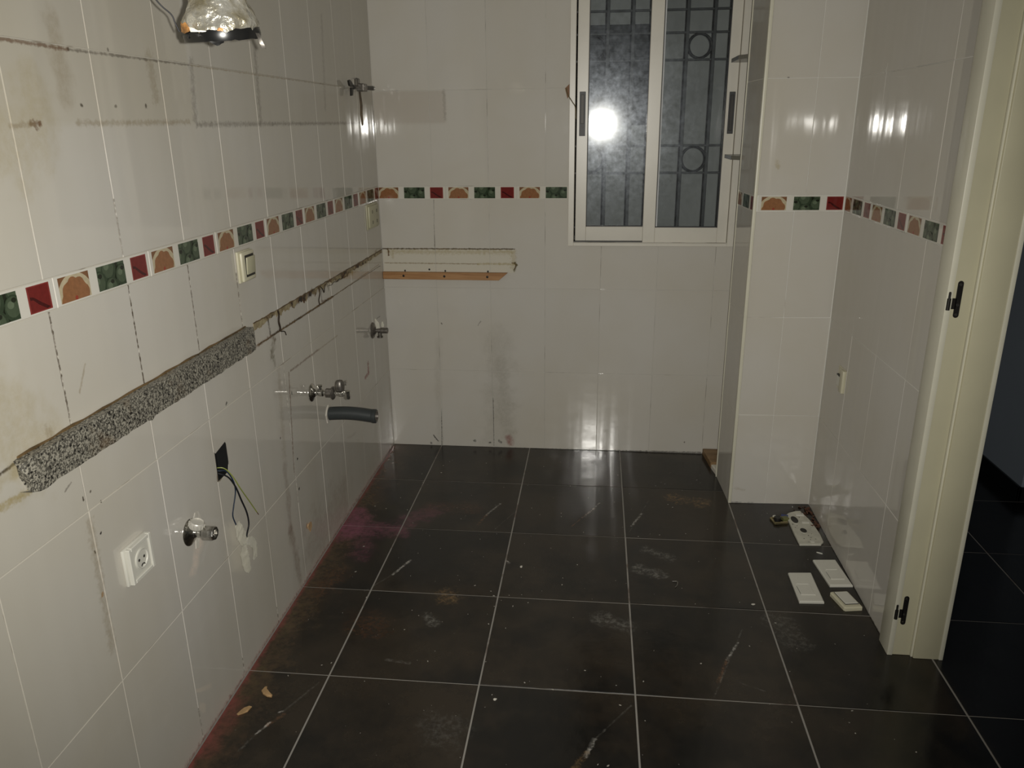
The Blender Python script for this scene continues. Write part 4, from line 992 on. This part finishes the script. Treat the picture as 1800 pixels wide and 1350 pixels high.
# ---------------------------------------------------------------- wooden batten on the back wall
t = empty('wooden_batten', F_BACK @ Matrix.Translation((.28, .845, 0)), 'orange-brown wooden batten with a slanted end screwed to the back wall', 'batten'); L = t.matrix_world.inverted()
bm = bmesh.new(); prism(bm, [(.001, .8290), (.5385, .8270), (.578, .8610), (.001, .8620)], 0, .018, .0012); mk('batten', bm, M_WOOD, t, L @ F_BACK)
for x, z in ((.098, .845), (.288, .844), (.486, .843)):
    bm = bmesh.new(); lathe(bm, [(.0055, 0), (.0045, .0009), (.001, .0012), (0, .0008)], F_BACK @ Matrix.Translation((x, z, .018)), 14); mk('screw', bm, M_HINGE, t, L, smooth=True)
for x, z in ((.102, .866), (.290, .866), (.487, .865), (.216, .872)):
    bm = bmesh.new(); lathe(bm, [(.0045, 0), (.0035, .0012), (0, .0016)], F_BACK @ Matrix.Translation((x, z, 0)), 10); mk('wall_plug', bm, M_HINGE, t, L, smooth=True)
# thin wire from a chipped tile corner into the window
t = empty('thin_wire', F_BACK @ Matrix.Translation((.835, 1.63, 0)), 'thin brown wire running from a chipped tile into the window frame', 'wire'); L = t.matrix_world.inverted()
wire('wire', [(.836, .004, 1.648), (.836, -.006, 1.630), (.845, -.012, 1.610), (.862, -.020, 1.585), (.874, -.017, 1.565), (.877, .002, 1.520)], .0022, plain('brown_wire', (.14, .11, .05), .5), t, L)
bm = bmesh.new(); prism(bm, [(.829, 1.641), (.8475, 1.658), (.8475, 1.612), (.840, 1.600)], -.001, .0012, .0003); mk('tile_chip', bm, plain('raw_clay', (.26, .15, .09), .9), t, L @ F_BACK)

# ---------------------------------------------------------------- hanging exhaust duct
t = empty('exhaust_duct', (.370, -2.199, 1.626), 'crumpled aluminium foil duct with a black collar hanging at the top left', 'duct'); L = t.matrix_world.inverted()
C0 = Vector((.371, -2.200, 0))
bm = bmesh.new(); prof = [(.0575, 1.640), (.0590, 1.650), (.0565, 1.662), (.0520, 1.672), (.0450, 1.684), (.0405, 1.700), (.0430, 1.712), (.050, 1.735), (.058, 1.76), (.052, 1.80), (.058, 1.85), (.053, 1.9), (.060, 1.96), (.055, 2.05), (.060, 2.2), (.056, 2.35), (.060, 2.52)]
seg = 72; rows = []
fine = []
for (r0, z0), (r1, z1) in zip(prof, prof[1:]):
    n = 5 if z0 < 1.8 else 3
    for k in range(n): fine.append((r0+(r1-r0)*k/n, z0+(z1-z0)*k/n))
fine.append(prof[-1])
for r, z in fine:
    row = []
    for i in range(seg):
        a = 2*math.pi*i/seg; v = Vector((math.cos(a), math.sin(a), z*9))
        dr = mnoise.noise(Vector((math.cos(a)*2.6, math.sin(a)*2.6, z*48)))*.0042 + mnoise.noise(Vector((math.cos(a)*8, math.sin(a)*8, z*130)))*.0020
        row.append(bm.verts.new(C0+Vector((math.cos(a)*(r+dr), math.sin(a)*(r+dr), z))))
    rows.append(row)
for a_, b_ in zip(rows, rows[1:]):
    for i in range(seg): bm.faces.new((a_[i], a_[(i+1) % seg], b_[(i+1) % seg], b_[i]))
for v in bm.verts:
    w = max(0, 1-(v.co.z-1.640)/.03)
    d = v.co-C0; v.co.z += w*(d.dot(Vector((-.418, .908, 0)))*math.tan(math.radians(6.5))+d.dot(Vector((.908, .418, 0)))*math.tan(math.radians(4.5)))
mk('foil_duct', bm, M_FOIL, t, L, ang=28)
tilt = Matrix.Rotation(.035, 4, 'Y') 
bm = bmesh.new(); rr = random.Random(4)
R1 = .0585; rows = []
for i in range(60):
    a = 2*math.pi*i/60
    hz = .0125+.0018*mnoise.noise(Vector((math.cos(a)*4, math.sin(a)*4, 1))); ex = .0
    if math.cos(a) > .1 and math.sin(a) < .3: ex = .0028*mnoise.noise(Vector((math.cos(a)*22, math.sin(a)*22, 3)))
    lo, hi = -.0035+ex, hz+abs(ex)
    rows.append([bm.verts.new((math.cos(a)*q, math.sin(a)*q, z)) for q, z in ((R1, lo), (R1+.0015, (lo+hi)/2), (R1, hi), (R1-.004, hi), (R1-.004, lo))])
for i in range(60):
    a_, b_ = rows[i], rows[(i+1) % 60]
    for k in range(5): bm.faces.new((a_[k], a_[(k+1) % 5], b_[(k+1) % 5], b_[k]))
FW, RT = Vector((-.418, .908, 0)), Vector((.908, .418, 0))
TILT = Matrix.Rotation(math.radians(6.5), 4, RT) @ Matrix.Rotation(math.radians(-4.5), 4, FW)
bmesh.ops.transform(bm, matrix=Matrix.Translation(C0+Vector((0, 0, 1.633))) @ TILT, verts=bm.verts)
tag(mk('collar', bm, M_BLACKGLOSS, t, L, ang=40), 'black plastic collar')
def flap(name, pts, th, mat, org, sd):
    bm = bmesh.new(); rg = random.Random(sd); f = bm.faces.new([bm.verts.new(Vector(p)+Vector(org)) for p in pts])
    bmesh.ops.subdivide_edges(bm, edges=bm.edges[:], cuts=2, use_grid_fill=True); bmesh.ops.triangulate(bm, faces=bm.faces[:])
    for v in bm.verts: v.co = Vector(org)+TILT.to_3x3() @ (v.co-Vector(org))+Vector([rg.uniform(-.0006, .0006) for _ in range(3)])
    bmesh.ops.solidify(bm, geom=bm.faces[:], thickness=th); return mk(name, bm, mat, t, L, smooth=True)
o3 = Vector((.371, -2.200, 1.633)); fr = -Vector((0.0, 1, 0)); 
def onr(a, z, r=.0605): return (math.cos(a)*r, math.sin(a)*r, z)
flap('torn_tape', [onr(-2.75, .006), onr(-2.60, .016), onr(-2.45, .018), onr(-2.3, .010), onr(-2.1, .008), onr(-2.1, .002), onr(-2.75, .002)], .001, M_BLACK, o3, 3)
M_SC = plain('scorched_tape', (.42, .20, .06), .5, var=.8, vscale=90)
tag(flap('scorched_foil', [onr(-2.42, .012, .062), onr(-2.36, .020, .0625), onr(-2.30, .026, .062), onr(-2.18, .0235, .0635), onr(-2.08, .0255, .062), onr(-1.96, .018, .0625), onr(-1.98, .0125, .062), onr(-2.2, .010, .062)], .0007, M_SC, o3, 5), 'orange scorched tape')
tag(flap('peeled_label', [onr(-2.0, .019, .0622), onr(-1.88, .0175, .0625), onr(-1.72, .0135, .0622), onr(-1.5, .0118, .062), onr(-1.6, .0105, .0618), onr(-1.95, .0115, .062)], .0006, M_TAPE, o3, 6), 'peeled white strip')
tag(flap('scorched_foil', [onr(-1.25, .012, .062), onr(-1.20, .0155, .0625), onr(-1.08, .014, .062), onr(-1.12, .010, .062)], .0007, M_SC, o3, 9), 'orange scorched tape')
flap('hanging_scrap', [onr(-.15, .005, .060), onr(-.02, .004, .062), (.066, 0, -.010), (.068, .001, -.019), (.062, 0, -.018), (.060, -.003, -.008)], .0008, M_DULL, o3, 7)
flap('hanging_scrap', [onr(-1.55, -.002, .054), onr(-1.1, -.002, .054), onr(-1.15, -.006, .050), onr(-1.35, -.010, .05)], .0008, M_BLACK, o3, 8)
# cable beside the duct
t = empty('electric_cable', (.30, -2.24, 1.70), 'black electric cable hanging beside the foil duct', 'cable'); L = t.matrix_world.inverted()
wire('cable', [(.300, -2.26, 2.519), (.262, -2.262, 1.86), (.262, -2.258, 1.74), (.291, -2.244, 1.684), (.306, -2.233, 1.665), (.309, -2.230, 1.654), (.3125, -2.226, 1.6405)], .0012, M_BLACKW, t, L)

# ================================================================ NICHE AND COLUMN
for z0, z1, lab in ((1.7270, 1.7420, 'grey shelf end poking out high beside the window, the upper one'), (1.3570, 1.3720, 'grey shelf end poking out beside the window, the lower one')):
    bm = bmesh.new(); prism(bm, [(1.500, -.200), (1.500, -.030), (1.8665, -.030), (1.8665, -.2535), (1.5345, -.2535)][::-1], z0, z1, .001)
    o = mk('niche_shelf', bm, M_SHELF, Matrix() if False else None); tag(o, lab, 'shelf', 'shelves in the niche')
bm = bmesh.new(); prism(bm, [(1.500, -.006), (1.62, -.006), (1.64, -.165), (1.517, -.165)][::-1], 0.0003, .030, .003)
tag(mk('wood_offcut', bm, M_OLDWOOD), 'short brown wood offcut lying in the niche corner behind the column', 'wood offcut')
bm = bmesh.new(); prism(bm, [(1.519, -.170), (1.60, -.170), (1.60, -.240), (1.530, -.236)][::-1], 0.0003, .022, .004)
tag(mk('plaster_lump', bm, M_PLASTER), 'pale plaster lump between the wood offcut and the column', 'plaster lump')
# socket insert on the right wall, cover missing
t = empty('wall_socket', F_RIGHT @ Matrix.Translation((.715, .613, 0)), 'white wall socket with half its cover missing on the right wall', 'socket', 'wall sockets')
plate_part('base_plate', lambda b: box(b, (-.040, -.042, 0), (.044, .042, .003), .001, 1), M_CREAMPL, t)
plate_part('half_cover', lambda b: box(b, (.012, -.041, .003), (.044, .041, .013), .002, 2), M_CREAMPL, t, smooth=True)
plate_part('insert', lambda b: (box(b, (-.034, -.030, .003), (.012, .006, .008), .001, 1),), M_WHITEPL, t)
plate_part('contact', lambda b: (box(b, (-.032, .008, .003), (.008, .013, .010), .0005, 1),), M_BLACK, t)

# ================================================================ LOOSE THINGS ON THE FLOOR
def on_floor(P0, P1, P3):
    """frame with origin P0, u towards P1, v towards P3"""
    u = (Vector((*P1, 0))-Vector((*P0, 0))).normalized(); n = Vector((0, 0, 1)); v = n.cross(u); return frame((*P0, .0006), u, v, n)
def cover(cs, label):
    Fm = on_floor(cs[3], cs[2], cs[0]); I = Fm.inverted()
    c = [I @ Vector((*p, .0006)) for p in cs]; W_ = (c[2]-c[3]).length; H_ = (c[0]-c[3]).length
    t = empty('switch_cover', Fm, label, 'switch cover', 'plastic covers lying on the floor')
    plate_part('cover_plate', lambda b: prism(b, [(q.x, q.y) for q in (c[3], c[2], c[1], c[0])], 0, .009, .003), M_WHITEPL, t)
    plate_part('module', lambda b: box(b, (W_*.22, H_*.22, .0085), (W_*.78, H_*.56, .0108), .0008, 1), M_WHITEPL, t)
    plate_part('module_slot', lambda b: (box(b, (W_*.205, H_*.24, .0088), (W_*.218, H_*.50, .0094)), ), M_DARKGAP, t)
    plate_part('rib', lambda b: (box(b, (W_*.24, H_*.56, .0088), (W_*.76, H_*.575, .0125), .0005, 1),), M_WHITEPL, t)
    plate_part('rib', lambda b: (box(b, (W_*.20, H_*.20, .0088), (W_*.80, H_*.215, .0125), .0005, 1),), M_WHITEPL, t)
cover([(1.772, -.952), (1.852, -.945), (1.864, -1.109), (1.787, -1.116)], 'white double switch cover lying on the floor against the right wall')
cover([(1.665, -1.047), (1.744, -1.040), (1.742, -1.217), (1.662, -1.222)], 'white double switch cover lying on the floor, the one farther from the wall')
cs = [(1.772, -1.163), (1.839, -1.157), (1.856, -1.244), (1.795, -1.254)]
Fm = on_floor(cs[3], cs[2], cs[0]); t = empty('loose_switch', Fm, 'small cream rocker switch lying on the floor nearest the door frame', 'switch')
I = Fm.inverted(); c = [I @ Vector((*p, .0006)) for p in cs]
W_ = c[2].x-c[3].x; H_ = c[0].y-c[3].y; sk = c[0].x
def pt(a, b): return (W_*a+sk*b, H_*b)
plate_part('frame', lambda b: prism(b, [pt(.06, 0), pt(.94, 0), pt(1, .06), pt(1, .94), pt(.94, 1), pt(.06, 1), pt(0, .94), pt(0, .06)], 0, .014, .004), M_CREAMPL, t)
plate_part('rocker_gap', lambda b: prism(b, [pt(.17, .17), pt(.90, .17), pt(.90, .93), pt(.17, .93)], .013, .0148), M_DARKGAP, t)
plate_part('rocker', lambda b: prism(b, [pt(.20, .20), pt(.87, .20), pt(.87, .90), pt(.20, .90)], .0145, .0175, .001), M_WHITEPL, t)
# perforated mounting plate
t = empty('mounting_plate', (1.79, -.70, .0), 'off-white curved plastic plate with two oval holes lying on the floor by the column', 'plastic plate'); L = t.matrix_world.inverted()
def outline():
    return [(1.752, -.843), (1.830, -.836), (1.845, -.815), (1.846, -.760), (1.842, -.700), (1.834, -.640), (1.818, -.572), (1.800, -.574), (1.768, -.592), (1.752, -.612), (1.752, -.68), (1.751, -.76)]
bm = bmesh.new(); prism(bm, outline(), .0006, .0080, .002); pl = mk('plate', bm, plain('dirty_white_plastic', (.56, .55, .47), .5, var=.15, vscale=30), t, L)
for (cx, cy, rx, ry) in ((1.776, -.655, .013, .028), (1.790, -.740, .012, .018)):
    bm = bmesh.new(); lathe(bm, [(1.16, 0), (1.12, .0022), (1.0, .0024), (.98, .0006), (0, .0006)], Matrix.Translation((cx, cy, .0078)) @ Matrix.Diagonal((rx, ry, 1, 1)), 24)
    for f in bm.faces: f.material_index = 1 if sum((Vector((v.co.x-cx, v.co.y-cy)).length < rx*1.01 or True) and abs(v.co.z-.0084) < .0004 for v in f.verts) >= 2 else 0
    mk('oval_hole', bm, [bpy.data.materials['dirty_white_plastic'], M_DARKGAP], t, L)
for (cx, cy, w_, h_) in ((1.762, -.69, .003, .006), (1.766, -.715, .004, .003), (1.776, -.70, .003, .003), (1.800, -.775, .004, .004), (1.806, -.79, .003, .003), (1.80, -.805, .003, .003), (1.82, -.80, .005, .002), (1.778, -.80, .003, .004), (1.79, -.825, .004, .002), (1.815, -.76, .003, .002), (1.80, -.63, .003, .006)):
    bm = bmesh.new(); box(bm, (cx-w_/2, cy-h_/2, .0078), (cx+w_/2, cy+h_/2, .0084)); mk('slot', bm, M_DARKGAP, t, L)
for (a, b) in (((1.79, -.62, .008), (1.822, -.602, .0125)), ((1.80, -.68, .008), (1.828, -.668, .012)), ((1.795, -.83, .008), (1.81, -.818, .011))):
    bm = bmesh.new(); box(bm, a, b, .001, 1); mk('rib', bm, M_WHITEPL, t, L)
# broken mechanism beside the plate
t = empty('broken_switch_mechanism', (1.722, -.652, 0), 'broken brass and black switch mechanism with a blue tab beside the perforated plate', 'switch mechanism')
L = Matrix()
def fb(name, a, b, mat, ang=0, bev=.001):
    bm = bmesh.new(); box(bm, a, b, bev, 1, None); mk(name, bm, mat, t, Matrix.Rotation(ang, 4, 'Z'))
fb('metal_frame', (-.030, -.030, .0006), (.020, -.022, .010), M_BRASS, .2); fb('metal_frame', (-.030, .012, .0006), (.020, .020, .010), M_BRASS, .2)
fb('metal_frame', (-.034, -.030, .0006), (-.026, .020, .008), M_BRASS, .2)
bm = bmesh.new(); cyl(bm, (-.012, -.006, .0006), (-.012, -.006, .020), .013, seg=20); mk('black_core', bm, M_BLACK, t, Matrix(), smooth=True)
fb('green_block', (.010, -.010, .0006), (.034, .012, .014), plain('mossy_plastic', (.16, .16, .06), .5), .3)
fb('blue_tab', (.004, .022, .0006), (.030, .040, .012), M_BLUEPL, -.2); fb('white_tab', (-.010, .026, .0006), (.002, .036, .009), M_WHITEPL, .4)
# dry debris in the corner
rg = random.Random(21)
deb = []
def chip(name, x, y, z, sx, sy, sz, mat, label, cat, group=None, ang=0, seed=0):
    r2 = random.Random(seed); n = 9
    bm = bmesh.new(); prism(bm, [(sx*math.cos(2*math.pi*k/n)*r2.uniform(.6, 1.1), sy*math.sin(2*math.pi*k/n)*r2.uniform(.6, 1.1)) for k in range(n)], 0, sz, min(sz*.35, sx*.2, sy*.2))
    o = mk(name, bm, mat); o.matrix_world = Matrix.Translation((x, y, z)) @ Matrix.Rotation(ang, 4, 'Z'); tag(o, label, cat, group); return o
bm = bmesh.new()
for k in range(60):
    y = rg.uniform(-.70, -.52); x = 1.864-abs(rg.gauss(0, .022))
    r_ = rg.uniform(.003, .008); q = Matrix.Translation((x, y, r_*.5+.0004)) @ Matrix.Rotation(rg.uniform(0, 6), 4, (rg.random(), rg.random(), 1)); nv = len(bm.verts)
    g_ = bmesh.ops.create_icosphere(bm, subdivisions=1, radius=r_); 
    for v in g_['verts']: v.co = q @ Vector((v.co.x*1.3, v.co.y*.8, v.co.z*.35))
tag(mk('dry_debris', bm, M_LEAF), 'brown dry crumbs swept into the corner between the column and the right wall', 'debris', kind='stuff')
bm = bmesh.new()
for k in range(230):
    x, y = rg.uniform(.08, 1.83), rg.uniform(-2.15, -.1)
    if x > 1.52 and y > -.5: continue
    r_ = rg.choice((.0008, .001, .0012, .0016, .0022)); g_ = bmesh.ops.create_icosphere(bm, subdivisions=1, radius=r_)
    s = (rg.uniform(.7, 2.2), rg.uniform(.6, 1.2)); a = rg.uniform(0, 3.1)
    for v in g_['verts']: v.co = Matrix.Translation((x, y, r_*.35)) @ Matrix.Rotation(a, 4, 'Z') @ Vector((v.co.x*s[0], v.co.y*s[1], v.co.z*.6))
tag(mk('plaster_crumbs', bm, plain('plaster_crumb', (.36, .34, .30), .8)), 'tiny pale plaster crumbs scattered over the dark floor tiles', 'debris', kind='stuff')
M_CHIP = plain('raw_wood_chip', (.42, .27, .13), .7, var=.2, vscale=80)
bm = bmesh.new(); prism(bm, [(-.020, .016), (-.014, .019), (-.010, .006), (.004, -.004), (.018, -.008), (.020, -.015), (.006, -.016), (-.010, -.010), (-.021, .000)], 0, .006, .0025)
o = mk('wood_chip', bm, M_CHIP); o.matrix_world = Matrix.Translation((.094, -1.793, .0004)) @ Matrix.Rotation(-.15, 4, 'Z'); tag(o, 'curved tan wood chip alone on the floor, nearest the lower left', 'wood chip', 'wood chips on the floor')
chip('wood_chip', .060, -1.868, 0.0004, .022, .010, .004, M_CHIP, 'ragged tan wood chip touching the red stain by the left wall', 'wood chip', 'wood chips on the floor', .9, 5)
chip('plaster_chip', .727, -1.762, 0.0004, .006, .004, .003, M_PLASTER, 'small cream plaster chip on the near middle tile', 'plaster chip', 'plaster chips on the floor', .4, 6)
chip('plaster_chip', .735, -1.080, .0004, .008, .005, .003, M_PLASTER, 'small pale plaster chip lying across a floor joint in the middle', 'plaster chip', 'plaster chips on the floor', 1.4, 7)
chip('plaster_chip', 1.812, -.892, .0004, .014, .0025, .003, M_WHITEPL, 'thin white plastic splinter between the plate and the covers', 'plaster chip', 'plaster chips on the floor', -.5, 8)
chip('plaster_chip', 1.512, -1.242, .0004, .008, .004, .003, M_PLASTER, 'small pale chip on the floor left of the two switch covers', 'plaster chip', 'plaster chips on the floor', .2, 9)
t = empty('bent_staple', (1.272, -1.14, 0), 'tiny shiny bent wire staple lying on a dark floor tile', 'staple'); L = t.matrix_world.inverted()
wire('wire', [(1.262, -1.128, .002), (1.278, -1.130, .003), (1.276, -1.150, .002), (1.268, -1.165, .002)], .0011, M_STEEL, t, L)
